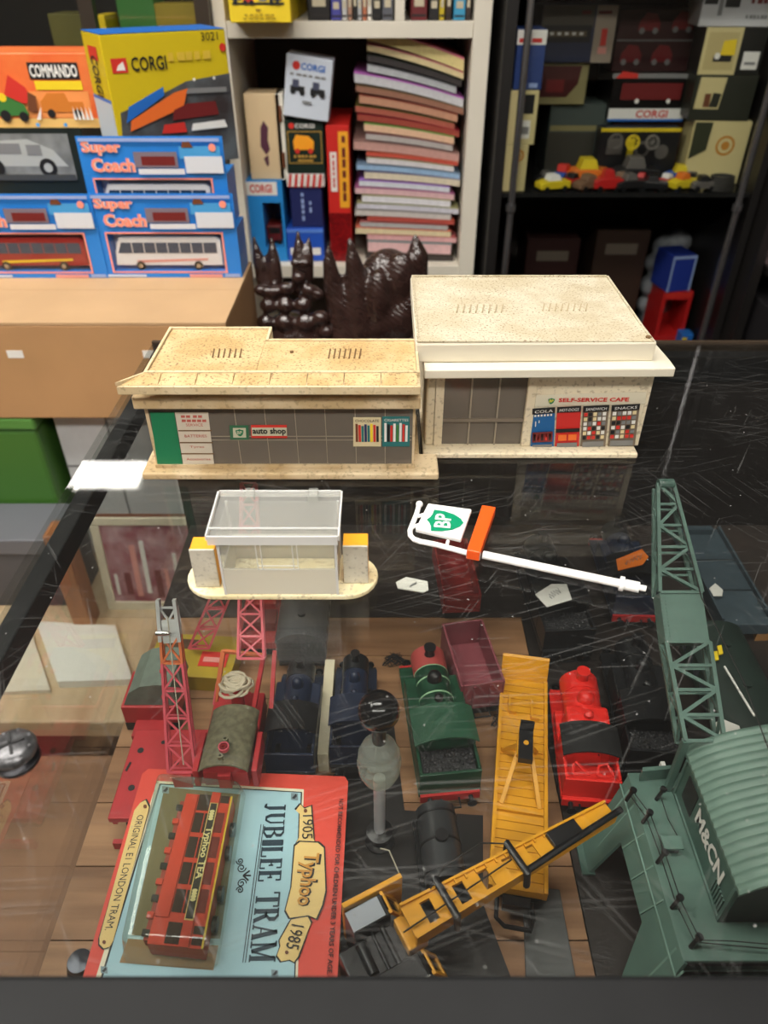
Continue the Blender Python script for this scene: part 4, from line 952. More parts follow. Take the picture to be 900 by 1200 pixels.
MB().box(xc-hw*.9, xc+hw*.9, h0.y+.003, h1.y-.001, .7922, .806).build('hood_frame', cred, c2, world=True)
MB().box(xc-.004, xc+.004, h0.y-.001, h0.y+.0025, .795, .808).build('hood_latch', cred, c2, world=True)
for (u, v, r, m) in ((262, 875, .0026, cred), (262, 875, .0034, cpink), (264, 866, .0018, hoodm), (258, 886, .0018, hoodm)):
    p = PZ(u, v, .8243); MB().lathe([(r*.5, -.002), (r*.5, .0008), (r, .0008), (r, -.002)], p, 16).build('hood_stud', m, c2, world=True)
for s in (-1, 1): MB().box(min(xc+s*hw*1.08, xc+s*hw*1.32), max(xc+s*hw*1.08, xc+s*hw*1.32), h0.y+.002, h0.y+.032, .7922, .809).build('side_plate', cred, c2, world=True, bevel=.0006)
for (a, b_, m) in (((253, 822), (262, 762), corg), ((298, 828), (309, 768), cred), ((318, 830), (322, 762), cred)):
    MB().bar(PZ(*a, .812), PZ(*b_, .840), .0028, .0022).build('jib_arm', m, c2, world=True)
for (a, b_) in (((250, 826), (254, 800)), ((296, 828), (303, 802))): MB().bar(PZ(*a, .812), PZ(*b_, .822), .0010).build('tie_rod', cpink, c2, world=True)
j0, j1 = PZ(294, 772, .842), PZ(291, 566, .930)
MB().bar(PZ(262, 763, .84), PZ(309, 768, .84), .0022).build('cross_bar', corg, c2, world=True)
lattice(c2, j0, j1, .0175, .010, .006, 8, lambda f: cpink)
# rope coil (a tangle)
rc_ = PZ(276, 806, .816); pts = []
for i in range(150):
    a = i*.52; r = .0062+.0026*sin(i*.37); pts.append(rc_+Vector((r*cos(a)+.0032*sin(i*.11), r*.8*sin(a)+.003*cos(i*.09), .0035+.0028*sin(i*.23))))
MB().tube(pts, .0011, 6).build('rope_coil', mat('rope', (196, 186, 162), .9), c2, world=True, smooth=True)
p = rc_; MB().cyl((p.x, p.y, .7925), (p.x, p.y, .8165), .0045, n=14).build('rope_drum', cred, c2, world=True, smooth=True)
MB().box(p.x-.006, p.x+.006, .3501, p.y+.006, .780, .7924).build('drum_bracket', cred, c2, world=True)
# red match truck and loose lattice piece
mt = thing('match_truck', 'red toy wagon behind the second crane jib', 'toy train', (-.1005, .418, ZS), 0, 'toy rolling stock')
wheels(mt, [.012, .05], .009, .005); MB().box(-.013, .013, -.008, .068, .006, .0118).build('underframe', blk_metal, mt)
MB().box(-.0155, .0155, -.008, .068, .012, .020).build('deck', cred, mt, bevel=.0008)
for s in (-1, 1): MB().box(min(s*.0135, s*.0155), max(s*.0135, s*.0155), -.008, .068, .0202, .028).build('side', cred, mt)
MB().box(-.013, .013, .004, .020, .0202, .030).build('tool_box', mat('box_maroon', (120, 30, 36), .5), mt, bevel=.001)
MB().box(-.010, .010, .030, .050, .0202, .026).build('tool_box', cred, mt, bevel=.001)
lf = thing('lattice_frame', 'loose pink-red lattice jib leaning behind the first crane', 'toy part', PZ(250, 740, ZS))
lattice(lf, PZ(233, 760, .782), PZ(262, 690, .83), .016, .015, .005, 3, lambda f: cpink)
rw = thing('open_wagon', 'dim red toy wagon on the dark rear strip under the roadside sign', 'toy train', (.066, .452, ZS), radians(4), 'toy rolling stock')
dimr = mat('wagon_oxide', (136, 34, 32), .5, var=.2)
wheels(rw, [.012, .06], .009, .005); MB().box(-.014, .014, 0, .075, .006, .0118).build('underframe', blk_metal, rw)
MB().box(-.016, .016, 0, .075, .012, .015).build('floor_plate', dimr, rw)
for (a, b_, c_, d_, n_) in ((-.016, -.0142, 0, .075, 'side'), (.0142, .016, 0, .075, 'side'), (-.0141, .0141, 0, .0018, 'end'), (-.0141, .0141, .0732, .075, 'end')): MB().box(a, b_, c_, d_, .0152, .032).build(n_, dimr, rw, bevel=.0004)
# yellow carton with red label
yb = thing('small_carton', 'flat olive-yellow carton with red label under the crane jibs', 'box', (-.148, .388, ZS), radians(-4))
MB().box(-.038, .030, -.010, .034, 0, .016).build('body', mat('carton_olive', (176, 150, 34), .5, var=.15), yb, bevel=.0006)
MB().box(.002, .024, .001, .016, .0161, .0166).build('label_panel', redp, yb)
MB().box(.005, .021, .005, .010, .0167, .0170).build('label_band', pinkp, yb)
MB().box(-.030, -.004, .018, .028, .0161, .0165).build('print_panel', mat('print_umber', (80, 52, 30), .5), yb)

# ---- price tags
def paper_tag(pts, z, m, label, scribble=True):
    o = thing('price_tag', label, 'tag', PZ(*pts[0], z)); mb = MB()
    P = [PZ(a, b_, z) for a, b_ in pts]
    mb.prism(P, (0, 0, .0006)).build('paper', m, o, world=True)
    if scribble:
        c = sum(P, Vector())/len(P)+Vector((0, 0, .0009)); w_ = (P[1]-P[0])*.33; h_ = (P[-1]-P[0])*.3
        MB().tube([c+w_*(-1+i/8.0)+h_*(sin(i*1.9)*.7) for i in range(17)], .00022, 4).build('handwriting', greyp, o, world=True)
    return o
tagw = mat('tag_white', (222, 220, 212), .7)
paper_tag([(464, 683), (476, 677), (501, 682), (502, 692), (496, 695), (466, 690)], ZG-.0075, tagw, 'small white price tag under the glass beside the kiosk')
paper_tag([(627, 697), (646, 685), (664, 685), (670, 703), (641, 712)], .812, tagw, 'white price tag lying on the black engine at the back')
paper_tag([(722, 656), (752, 644), (760, 653), (753, 662), (724, 669)], .815, mat('tag_orange', (232, 120, 30), .6), 'orange paper tag on the dark navy engine')
paper_tag([(833, 850), (846, 843), (866, 851), (870, 864), (850, 866), (834, 862)], .8003, tagw, 'torn white paper tag behind the green crane roof', False)
paper_tag([(831, 690), (838, 684), (847, 692), (846, 699), (836, 699)], .7848, tagw, 'scrap of white paper beside the blue-grey wagon', False)

# ---- big green crane
gm = mat('crane_green', (86, 114, 104), .5, var=.22, scale=45); gmd = mat('crane_green_dark', (70, 100, 90), .55, var=.2, scale=60)
gr = thing('toy_crane', 'large sage-green toy crane with corrugated roof, lattice jib and splayed legs', 'toy crane', (.25, .215, ZS))
ZP = .810; gx0, gx1, gy0, gy1 = .153, .335, .163, .272
MB().box(gx0, gx1, gy0, gy1, ZP-.003, ZP).build('platform', gm, gr, world=True, bevel=.0005)
for x, s in ((gx0, -1), (gx1, 1)):
    out = x+s*.025; mid = x+s*.010
    prof = [(x, .270, ZP), (out, .252, ZS+.002), (out, .233, ZS+.002), (mid, .2365, ZP-.018), (mid, .190, ZP-.018), (out, .166, ZS+.002), (out, .146, ZS+.002), (x, .162, ZP)]
    MB().prism(prof, (-s*.002, 0, -.0012)).build('leg_frame', gm, gr, world=True)
    for (y0_, y1_) in ((.262, .252), (.250, .244), (.170, .162), (.158, .152)):
        MB().bar((x+s*.001, (y0_+y1_)/2+.004, ZP-.002), (out-s*.003, y1_-.002, ZS+.006), .0010, .0012).build('leg_rib', mat('crane_green_light', (108, 138, 126), .5), gr, world=True)
    for y in (.232, .213, .194): MB().bar((x+s*.0006, y, ZP-.0012), (mid, y, ZP-.017), .0009, .0012).build('leg_rib', mat('crane_green_light'), gr, world=True)
    MB().bar((mid*.35+x*.65+s*.0008, .268, ZP-.0065), (mid*.35+x*.65+s*.0008, .152, ZP-.0065), .0009, .0009).build('leg_rib', mat('crane_green_light'), gr, world=True)
    for y in (.243, .153): MB().box(out-.004, out+.004, y-.011, y+.012, ZS+.0003, ZS+.002).build('foot_plate', gmd, gr, world=True)
MB().bar((gx0, gy0+.001, ZP-.012), (gx1, gy0+.001, ZP-.012), .002).build('cross_rail', gmd, gr, world=True)
MB().bar((gx0+.01, gy0+.001, ZP-.022), (gx1-.01, gy0+.001, ZP-.006), .0014).build('cross_rail', gmd, gr, world=True)
for (x, y) in ((.172, .19), (.30, .19), (.172, .25), (.30, .25)): MB().box(x-.004, x+.004, y-.004, y+.004, ZS, ZP-.0031).build('pillar', blk_metal, gr, world=True)
# cabin
wx, cyA, cyB, zc_ = .178, .182, .258, .846
MB().box(wx, wx+.0018, cyA, cyB, ZP+.0002, zc_).build('cabin_wall', gmd, gr, world=True)
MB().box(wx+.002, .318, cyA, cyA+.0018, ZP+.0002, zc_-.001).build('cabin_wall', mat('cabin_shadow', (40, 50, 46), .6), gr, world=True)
MB().box(wx+.002, .318, cyB-.0018, cyB, ZP+.0002, zc_).build('cabin_wall', gmd, gr, world=True)
MB().box(.3182, .320, cyA, cyB, ZP+.0002, zc_).build('cabin_wall', gmd, gr, world=True)
for i in range(6): MB().box(wx-.0009, wx-.0001, .1855+i*.0022, .1866+i*.0022, ZP+.004, ZP+.016).build('louvre', gm, gr, world=True)
for (a, b_, c_, d_) in ((cyA, cyB, ZP+.0002, ZP+.0022), (cyA, cyA+.002, ZP+.0024, zc_-.002), (cyB-.002, cyB, ZP+.0024, zc_-.002)): MB().box(wx-.0012, wx-.0001, a, b_, c_, d_).build('wall_rib', gm, gr, world=True)
MB().box(wx-.0006, wx-.0001, .236, .250, ZP+.010, ZP+.030).build('doorway', black, gr, world=True)
lettering(gr, 'M&CN', (wx-.0008, .2120, ZP+.0225), (0, -1, 0), (0, 0, 1), .0125, white, .038, world=True, bold=.03)
# corrugated roof: hoops across x, ripples along y
nx, ny = 20, 150; vsx, fcs = [], []
rx0, rx1, ry0, ry1 = .1768, .324, .1785, .264
for j in range(ny+1):
    y = ry0+(ry1-ry0)*j/ny
    for i in range(nx+1):
        s = -1+2*i/nx; vsx.append((rx0+(rx1-rx0)*i/nx, y, zc_+.0008+.026*(1-s*s)**.75+.0011*abs(sin(pi*17*j/ny))))
    for i in range(nx+1):
        pass
for j in range(ny):
    for i in range(nx): a = j*(nx+1)+i; fcs.append((a, a+1, a+nx+2, a+nx+1))
mb = MB(); mb.add(vsx, fcs); me_off = len(mb.v)
mb.add([(x, y, z-.0022) for x, y, z in vsx], [f[::-1] for f in fcs])
o_ = me_off
bd = [i for i in range(nx+1)] + [j*(nx+1)+nx for j in range(1, ny+1)] + [ny*(nx+1)+i for i in range(nx-1, -1, -1)] + [j*(nx+1) for j in range(ny-1, 0, -1)]
mb.f += [(bd[k], bd[(k+1) % len(bd)], bd[(k+1) % len(bd)]+o_, bd[k]+o_) for k in range(len(bd))]
mb.build('roof', mat('crane_roof_green', (98, 124, 112), .45, var=.2, scale=40), gr, world=True, smooth=True)
# jib
P0, Pm, P1 = PZ(826, 868, .858), PZ(799, 722, .893), PZ(780, 567, .938)
d_ = (P1-P0)
gpm = lambda f: gm
PA = P0.lerp(P1, .40); PB = P0.lerp(P1, .60)
PA = PZ(806, 752, .886); PB = PZ(798, 694, .902)
lattice(gr, P0, PA, .0225, .0265, .013, 4, gpm, cross=False, t=.0019)
lattice(gr, PB, P1, .0265, .0105, .012, 5, gpm, cross=False, t=.0018)
ax = (PB-PA).normalized(); side = Vector((1, 0, 0)); dn = side.cross(ax).normalized(); dn = -dn if dn.z > 0 else dn
MB().prism([PA-side*.0135, PA+side*.0135, PB+side*.0135, PB-side*.0135], dn*.0125).build('jib_plate', gm, gr, world=True, bevel=.0004)
for s in (-.0128, -.0105): 
    for i in range(14): q = PA.lerp(PB, (i+.5)/14)+side*s-dn*.0001; MB().cyl(q, q-dn*.0005, .0004, n=6).build('rivet', gmd, gr, world=True)
MB().cyl(P1-side*.005, P1+side*.005, .0035, n=16).build('jib_pulley', gmd, gr, world=True, smooth=True)
for s in (-1, 1): MB().bar(P0+side*s*.011, (P0.x+s*.011, P0.y-.001, ZP), .004, .003, (0, 1, 0)).build('jib_foot', gm, gr, world=True)
MB().tube([P1+side*.004, PZ(822, 700, .905), PZ(872, 800, .885), PZ(905, 890, .87)], .0004, 6).build('hoist_cord', wire_m, gr, world=True)
# bollards and rigging wire
bol = [(736, 932), (755, 958), (772, 1005), (789, 1058), (811, 1104), (771, 931)]
tops = []
for u, v in bol:
    p = PZ(u-2, v+6, ZP); t_ = p+Vector((.0025, .001, .0085))
    MB().cyl(p, t_, .0012, .0012, n=10).build('bollard', blk_plastic, gr, world=True, smooth=True)
    MB().cyl(t_, t_+(t_-p)*.18, .0021, n=10).build('bollard_cap', blk_plastic, gr, world=True, smooth=True); tops.append(p.lerp(t_, .55))
for off in (0, .0022): MB().tube([q+Vector((off, 0, off)) for q in tops[:5]]+[PZ(860, 1108, ZP+.005)+Vector((0, off, 0)), PZ(905, 1112, ZP+.005)+Vector((0, off, 0))], .00032, 6).build('rigging_wire', wire_m, gr, world=True)
MB().tube([tops[5], PZ(783, 960, ZP+.004), PZ(797, 985, ZP+.003)], .0003, 6).build('rigging_wire', wire_m, gr, world=True)
bb = PZ(783, 995, ZP)
MB().box(bb.x-.005, bb.x+.006, bb.y-.004, bb.y+.004, ZP+.006, ZP+.0075).build('gear_bracket', gm, gr, world=True); MB().box(bb.x-.004, bb.x+.005, bb.y-.003, bb.y+.003, ZP+.0001, ZP+.0058).build('gear_block', blk_metal, gr, world=True, bevel=.001)
p = PZ(777, 902, ZP+.002); MB().box(p.x-.0012, p.x+.0015, p.y-.004, p.y+.004, ZP+.001, ZP+.005).build('hook_tag', white, gr, world=True)
MB().prism([PZ(753, 899, ZP+.0105), PZ(796, 896, ZP+.0105), PZ(796, 900, ZP+.0105), PZ(753, 904, ZP+.0105)], (0, 0, -.0102)).build('end_rail', gm, gr, world=True)

# ---- carded tram
ZCd = .786
jp = thing('carded_tram', 'red and pale blue tram pack card with clear blister lying on the red crane truck', 'toy pack', (-.092, .21, ZCd))
cr_red = mat('card_red', (216, 72, 56), .5, var=.05, scale=20); cr_blue = mat('card_blue', (160, 198, 208), .5, var=.07, scale=14); cr_cream = mat('card_cream', (226, 218, 190), .5)
def CP(u, v, k=1): return PZ(u, v, ZCd+.0012+.00018*k)
def cflat(pts, m, k=1, name='card_print'): return MB().prism([CP(a, b_, k) for a, b_ in pts], (0, 0, -.00016)).build(name, m, jp, world=True)
MB().prism([PZ(174, 902, ZCd), PZ(167, 908, ZCd), PZ(89, 1175, ZCd), PZ(394, 1175, ZCd), PZ(408, 917, ZCd), PZ(404, 911, ZCd)], (0, 0, .0011)).build('card', cr_red, jp, world=True)
cflat([(184, 915), (356, 925), (348, 1175), (103, 1175)], cr_cream, 1, 'border_print')
cflat([(187, 918), (354, 928), (345, 1175), (109, 1175)], black, 2, 'border_print')
cflat([(188.5, 919.5), (352.5, 929), (343.5, 1175), (111.5, 1175)], cr_blue, 3, 'blue_panel')
plq = mat('plaque_yellow', (222, 192, 122), .5)
# left plaque
def plaque(pts, k=4):
    cx_ = sum(a for a, _ in pts)/len(pts); cy_ = sum(b_ for _, b_ in pts)/len(pts)
    cflat(pts, black, k, 'plaque_edge'); cflat([(cx_+(a-cx_)*(1-1.6/max(8, abs(a-cx_))), cy_+(b_-cy_)*(1-1.6/max(8, abs(b_-cy_)))) for a, b_ in pts], plq, k+1, 'plaque')
plaque([(166, 939), (172, 936), (176, 944), (175, 950), (131, 1104), (127, 1111), (120, 1113), (115, 1108), (115, 1100), (159, 948)])
def along(s, a, b_, h, m, k=6, bold=0):
    """print reading from pixel a to pixel b_ on the card, letters' tops to the right"""
    A_, B_ = CP(*a, k), CP(*b_, k); r = (B_-A_).normalized(); up = Vector((-r.y, r.x, 0))
    return lettering(jp, s, (A_+B_)/2, r, up, h, m, (B_-A_).length, world=True, bold=bold)
ink = mat('card_ink', (34, 38, 44), .6)
along('ORIGINAL E1 LONDON TRAM.', (165, 955), (127, 1090), .0042, ink)
along('NOT RECOMMENDED FOR CHILDREN UNDER 3 YEARS OF AGE.', (400, 936), (386, 1142), .0028, mat('card_brown_ink', (84, 26, 22), .6), bold=.03)
# serif capitals drawn as strokes
SER = {'J': [(.2, 1, .8, 1, .08), (.55, 1, .55, .12, .17), (.55, .14, .35, -.1, .12), (.36, -.08, .12, -.05, .10), (.12, .02, .12, -.06, .14)],
 'U': [(.0, 1, .38, 1, .06), (.62, 1, 1, 1, .06), (.19, 1, .19, .25, .17), (.19, .27, .35, .04, .14), (.33, .05, .62, .05, .1), (.60, .05, .81, .28, .09), (.81, .25, .81, 1, .08)],
 'B': [(.0, 1, .5, 1, .06), (.0, .0, .5, .0, .06), (.2, 1, .2, 0, .17), (.2, .53, .55, .53, .06), (.5, 1, .74, .88, .1), (.74, .9, .74, .64, .15), (.74, .66, .5, .53, .1), (.5, .53, .82, .4, .1), (.82, .42, .82, .14, .16), (.82, .16, .5, 0, .1)],
 'I': [(.1, 1, .9, 1, .06), (.1, 0, .9, 0, .06), (.5, 1, .5, 0, .28)],
 'L': [(.0, 1, .42, 1, .06), (.0, 0, .9, 0, .06), (.2, 1, .2, 0, .17), (.9, 0, .9, .25, .07)],
 'E': [(.0, 1, .85, 1, .06), (.0, 0, .9, 0, .06), (.2, 1, .2, 0, .17), (.2, .52, .6, .52, .06), (.85, 1, .85, .78, .07), (.9, 0, .9, .24, .07), (.62, .62, .62, .4, .07)],
 'T': [(.02, 1, .98, 1, .07), (.5, 1, .5, 0, .16), (.28, 0, .72, 0, .06), (.02, 1, .02, .76, .07), (.98, 1, .98, .76, .07)],
 'R': [(.0, 1, .5, 1, .06), (.0, .0, .4, .0, .06), (.2, 1, .2, 0, .17), (.2, .5, .5, .5, .06), (.5, 1, .74, .88, .1), (.74, .9, .74, .62, .15), (.74, .64, .5, .5, .1), (.48, .52, .84, 0, .15), (.78, 0, 1, 0, .06)],
 'A': [(.48, 1, .12, 0, .07), (.48, 1, .82, 0, .16), (.26, .34, .7, .34, .06), (.0, 0, .28, 0, .06), (.64, 0, 1, 0, .06)],
 'M': [(.15, 1, .15, 0, .07), (.15, 1, .5, .05, .14), (.5, .05, .86, 1, .06), (.86, 1, .86, 0, .15), (.0, 0, .3, 0, .06), (.7, 0, 1.02, 0, .06), (.0, 1, .2, 1, .06), (.84, 1, 1.02, 1, .06)]}
def serif(s, a, b_, h0, h1, m, k=5):
    A_, B_ = CP(*a, k), CP(*b_, k); r = (B_-A_).normalized(); up = Vector((-r.y, r.x, 0)); wd = {'I': .45, 'M': 1.25, ' ': .55, 'J': .7, 'L': .8, 'E': .8}
    tot = sum(wd.get(c, 1)+.13 for c in s); x = 0; unit = (B_-A_).length/tot
    for ch in s:
        cw = wd.get(ch, 1)
        if ch in SER:
            h = h0+(h1-h0)*x/tot; mb = MB()
            for (x0_, y0_, x1_, y1_, tw_) in SER[ch]:
                q0 = A_+r*unit*(x+x0_*cw)+up*h*y0_; q1 = A_+r*unit*(x+x1_*cw)+up*h*y1_
                if x0_ == x1_: q0, q1 = q0, q1
                else:
                    e = (q1-q0).normalized()*h*.02; q0 -= e; q1 += e
                mb.bar(q0, q1, tw_*h*1.1, .00012)
            mb.build('lettering', m, jp, world=True)
        x += cw+.13
serif('JUBILEE TRAM', (313, 942), (292, 1129), .0116, .0138, mat('jubilee_ink', (26, 52, 66), .5))
for d in (0, 3):
    cflat([(308.5-d, 966), (309.3-d, 966), (288-d, 1128), (287-d, 1128)], ink, 5, 'underline')
# swirl ornament
for sgn in (-1, 1):
    for (du, dv, r0, flip) in ((0, 9, .0028, 1), (-3, 17, .0022, -1)):
        c0 = CP(283+du*.6, 1026+sgn*dv, 5)
        MB().tube([c0+Vector((flip*r0*(1-i/22)*cos(i*.5), sgn*r0*(1-i/22)*sin(i*.5), 0)) for i in range(20)], .00032, 5).build('ornament', ink, jp, world=True)
for a in (-.7, 0, .7): MB().bar(CP(285, 1026, 5), CP(285, 1026, 5)+Vector((.0045*cos(a), .0045*sin(a), 0)), .0009, .0003).build('ornament', ink, jp, world=True)
# right plaques
plaque([(351, 941), (357, 946), (366, 943), (369, 985), (372, 990), (345, 990), (349, 983), (350, 952), (345, 948)], 4)
plaque([(337, 1082), (341, 1076), (362, 1072), (366, 1080), (362, 1090), (351, 1122), (345, 1129), (339, 1126), (328, 1128), (323, 1121), (327, 1110), (326, 1102)], 4)
plaque([(344, 990), (350, 985), (374, 986), (381, 992), (383, 1045), (379, 1062), (372, 1078), (362, 1074), (338, 1077), (333, 1068), (340, 1040)], 6)
along('1905', (361, 955), (360, 983), .0066, black, 9)
along('1985', (349, 1084), (342, 1112), .0072, black, 9)
along('Typhoo', (364.5, 1000), (355, 1062), .0130, black, 9, .05); along('Typhoo', (363, 999), (354, 1061), .0120, mat('brand_gold', (196, 140, 56), .5), 10, .02)
for (u, v) in ((358, 950), (336, 1116), (170, 945), (122, 1104)): cflat([(u+2.2*cos(i*pi/4), v+2.4*sin(i*pi/4)) for i in range(8)], brownp, 8, 'rivet_print')
for (u, v) in ((194, 925), (345, 933), (122, 1136), (322, 1140)):
    cflat([(u-4, v-4), (u+4, v-3), (u+4, v+5), (u-4, v+4)], mat('corner_grey', (120, 140, 146), .5), 5, 'corner_print'); cflat([(u-3, v+2), (u+2, v-3), (u+3, v), (u, v+3)], ink, 6, 'corner_print')
# tram lying on its side: length along -y, roof towards -x, wheels towards +x
zt_ = ZCd+.0030
TL_, TR_, BL_, BR_ = PZ(213, 925, zt_+.014), PZ(274, 930, zt_+.014), PZ(163, 1108, zt_+.014), PZ(238, 1116, zt_+.014)
def TP(s, t, z): q = (TL_*(1-s)+TR_*s)*(1-t)+(BL_*(1-s)+BR_*s)*t; return Vector((q.x, q.y, zt_+z))
tr = thing('toy_tram', 'red double-deck toy tram lying on its side under the blister', 'toy tram', TP(.5, .5, 0))
trr = mat('tram_red', (206, 58, 34), .35); trd = mat('tram_window', (52, 34, 32), .25); gold = mat('tram_gold', (222, 186, 40), .4)
def tp(s0, s1, t0, t1, z0, z1, m, name): return MB().prism([TP(s0, t0, z0), TP(s1, t0, z0), TP(s1, t1, z0), TP(s0, t1, z0)], (0, 0, z1-z0)).build(name, m, tr, world=True)
tp(.10, .98, .02, .98, 0, .0128, trr, 'body')
tp(.0, .12, .06, .95, .003, .010, mat('tram_roof', (150, 46, 32), .5), 'roof'); 
for i in range(9): t = .1+.1*i; tp(-.03, .08, t, t+.035, .0102, .0122, trr if i % 2 else blk_plastic, 'roof_fitting')
tp(.12, .34, .03, .83, .013, .0142, trr, 'roof_side')
tp(.36, .58, .02, .135, .0129, .0133, trd, 'window'); tp(.36, .60, .85, .97, .0129, .0133, trd, 'window')
for i in range(4):
    t0 = .155+.168*i; o = tp(.36, .52, t0, t0+.135, .0130, .0135, trd, 'window')
    tp(.545, .61, t0, t0+.135, .0130, .0135, trd, 'window')
    tp(.755, .90, t0-.012, t0+.125, .0130, .0135, mat('tram_window_red', (110, 30, 30), .3), 'window')
tp(.77, .93, .02, .07, .0130, .0135, trd, 'window')
for i in range(2): tp(.78, .95, .86+.06*i, .905+.06*i, .0130, .0135, trd, 'window')
tp(.60, .76, .005, .985, .0130, .0146, trr, 'advert_board'); tp(.605, .755, .085, .84, .0147, .0150, mat('advert_gold', (222, 196, 120), .4), 'advert_frame')
tp(.622, .738, .092, .832, .0151, .0153, black, 'advert_field')
def alongt(s, t0, t1, h, m):
    A_, B_ = TP(.68, t0, .0155), TP(.68, t1, .0155); r = (B_-A_).normalized(); lettering(tr, s, (A_+B_)/2, r, Vector((-r.y, r.x, 0)), h, m, (B_-A_).length, world=True, bold=.03)
alongt('Typhoo TEA', .26, .60, .0052, mat('advert_letter', (232, 220, 160), .5))
for t in (.15, .67):
    for i in range(4): a = TP(.68, t+.018*i, .0156); MB().sph(a, .0012, (1.3, .8, .1), 6).build('leaf_print', mat('advert_letter'), tr, world=True)
tp(.955, .985, .02, .98, .0129, .0138, gold, 'gold_line'); tp(.915, .935, .1, .84, .0129, .0134, trr, 'lower_rail')
for t in (.2, .36, .62, .8):
    a = TP(.99, t, .008); MB().cyl(a+Vector((.0003, 0, -.004)), a+Vector((.0030, 0, -.004)), .0042, n=14).build('wheel', blk_metal, tr, world=True, smooth=True)
# blister
bz = ZCd+.0215
lo = [PZ(188, 917, ZCd+.003), PZ(289, 927, ZCd+.003), PZ(255, 1136, ZCd+.003), PZ(143, 1128, ZCd+.003)]
cenb = sum(lo, Vector())/4; hi = [cenb+(q-cenb)*.93 for q in lo]
MB().add([q for q in lo]+[Vector((q.x, q.y, bz)) for q in hi], [(4, 5, 6, 7), (0, 1, 5, 4), (1, 2, 6, 5), (2, 3, 7, 6), (3, 0, 4, 7)]).build('blister', glass_mat('blister_film', (.93, .94, .87), .05, (190, 190, 160), rough=.05, f0=.05), jp, world=True, bevel=.004, seg=3, smooth=True)
cflat([(150, 1100), (256, 1108), (250, 1137), (140, 1128)], mat('card_cutout', (150, 120, 84), .6), 4, 'cutout')
cflat([(193, 922), (282, 931), (258, 1100), (154, 1096)], mat('card_cutout_dark', (112, 104, 70), .6), 4, 'cutout')
# steel stud by the front rail
sd = thing('steel_stud', 'round grey metal stud peeking out beside the tram card', 'stud', PZ(101, 1140, ZS))
MB().lathe([(.0001, 0), (.0075, 0), (.008, .002), (.008, .010), (.0068, .012), (.0072, .0135), (.0064, .016), (.0001, .0172)], n=28).build('body', mat('stud_steel', (70, 72, 78), .3, .8), sd, smooth=True)
MB().lathe([(.0083, .004), (.0086, .005), (.0086, .007), (.0083, .008)], n=28).build('ring', mat('pewter_dark'), sd, smooth=True)
# ================================================================ background: cartons, bookcase contents, cabinets
ORD = ['first', 'second', 'third', 'fourth', 'fifth', 'sixth', 'seventh', 'eighth', 'ninth', 'tenth', 'eleventh', 'twelfth', 'thirteenth', 'fourteenth', 'fifteenth', 'sixteenth', 'seventeenth', 'eighteenth', 'nineteenth', 'twentieth',
       'twenty-first', 'twenty-second', 'twenty-third', 'twenty-fourth', 'twenty-fifth', 'twenty-sixth', 'twenty-seventh', 'twenty-eighth', 'twenty-ninth', 'thirtieth']
def bx(name, label, cat, u0, u1, v0, v1, Y, d, m, zbase=None, group=None, rz=0, tilt=(0, 0), hollow=None):
    vm = (v0+v1)/2; a, b_ = PY(u0, vm, Y), PY(u1, vm, Y); zb_ = PY((u0+u1)/2, v1, Y).z if zbase is None else zbase; zt_ = PY((u0+u1)/2, v0, Y).z
    c = Carton(name, label, cat, ((a.x+b_.x)/2, Y, zb_), b_.x-a.x, d, zt_-zb_, m, rz, group, tilt, hollow); c.top = zt_; return c
coachblue = mat('coach_box_blue', (40, 128, 214), .4); salmon = mat('salmon_print', (244, 150, 128), .5); lav = mat('lavender_print', (150, 170, 216), .5)
def toy_bus(label, x, y, z, L, body, stripe, win):
    o = thing('toy_coach', label, 'toy bus', (x, y, z), 0, 'boxed toy coaches')
    H = L*.30; Dp = .018
    prof = [(-L/2, .006), (L/2, .006), (L/2, H*.9), (L/2-.006, H), (-L/2+.010, H), (-L/2+.002, H*.55)]
    MB().prism([(a, 0, b_) for a, b_ in prof], (0, Dp, 0)).build('body', body, o, bevel=.0012)
    MB().prism([(-L/2+.006, -.0001, H*.52), (L/2-.006, -.0001, H*.52), (L/2-.006, -.0001, H*.84), (-L/2+.012, -.0001, H*.84)], (0, -.0004, 0)).build('window_band', win, o)
    n = 8
    for i in range(1, n): xx = -L/2+.01+(L-.018)*i/n; MB().box(xx-.0005, xx+.0005, -.0009, -.0006, H*.52, H*.84).build('window_bar', body, o)
    MB().prism([(-L/2+.03, -.0001, H*.22), (L/2-.02, -.0001, H*.30), (L/2-.02, -.0001, H*.36), (-L/2+.03, -.0001, H*.3)], (0, -.0004, 0)).build('stripe', stripe, o)
    for xx in (-L*.27, L*.27):
        w_ = MB().cyl((xx, -.001, .0062), (xx, .004, .0062), .0060, n=20).build('wheel', blk_metal, o, smooth=True)
        MB().cyl((xx, -.0016, .0062), (xx, -.0011, .0062), .0032, n=16).build('hub', steel, w_, smooth=True)
    return o
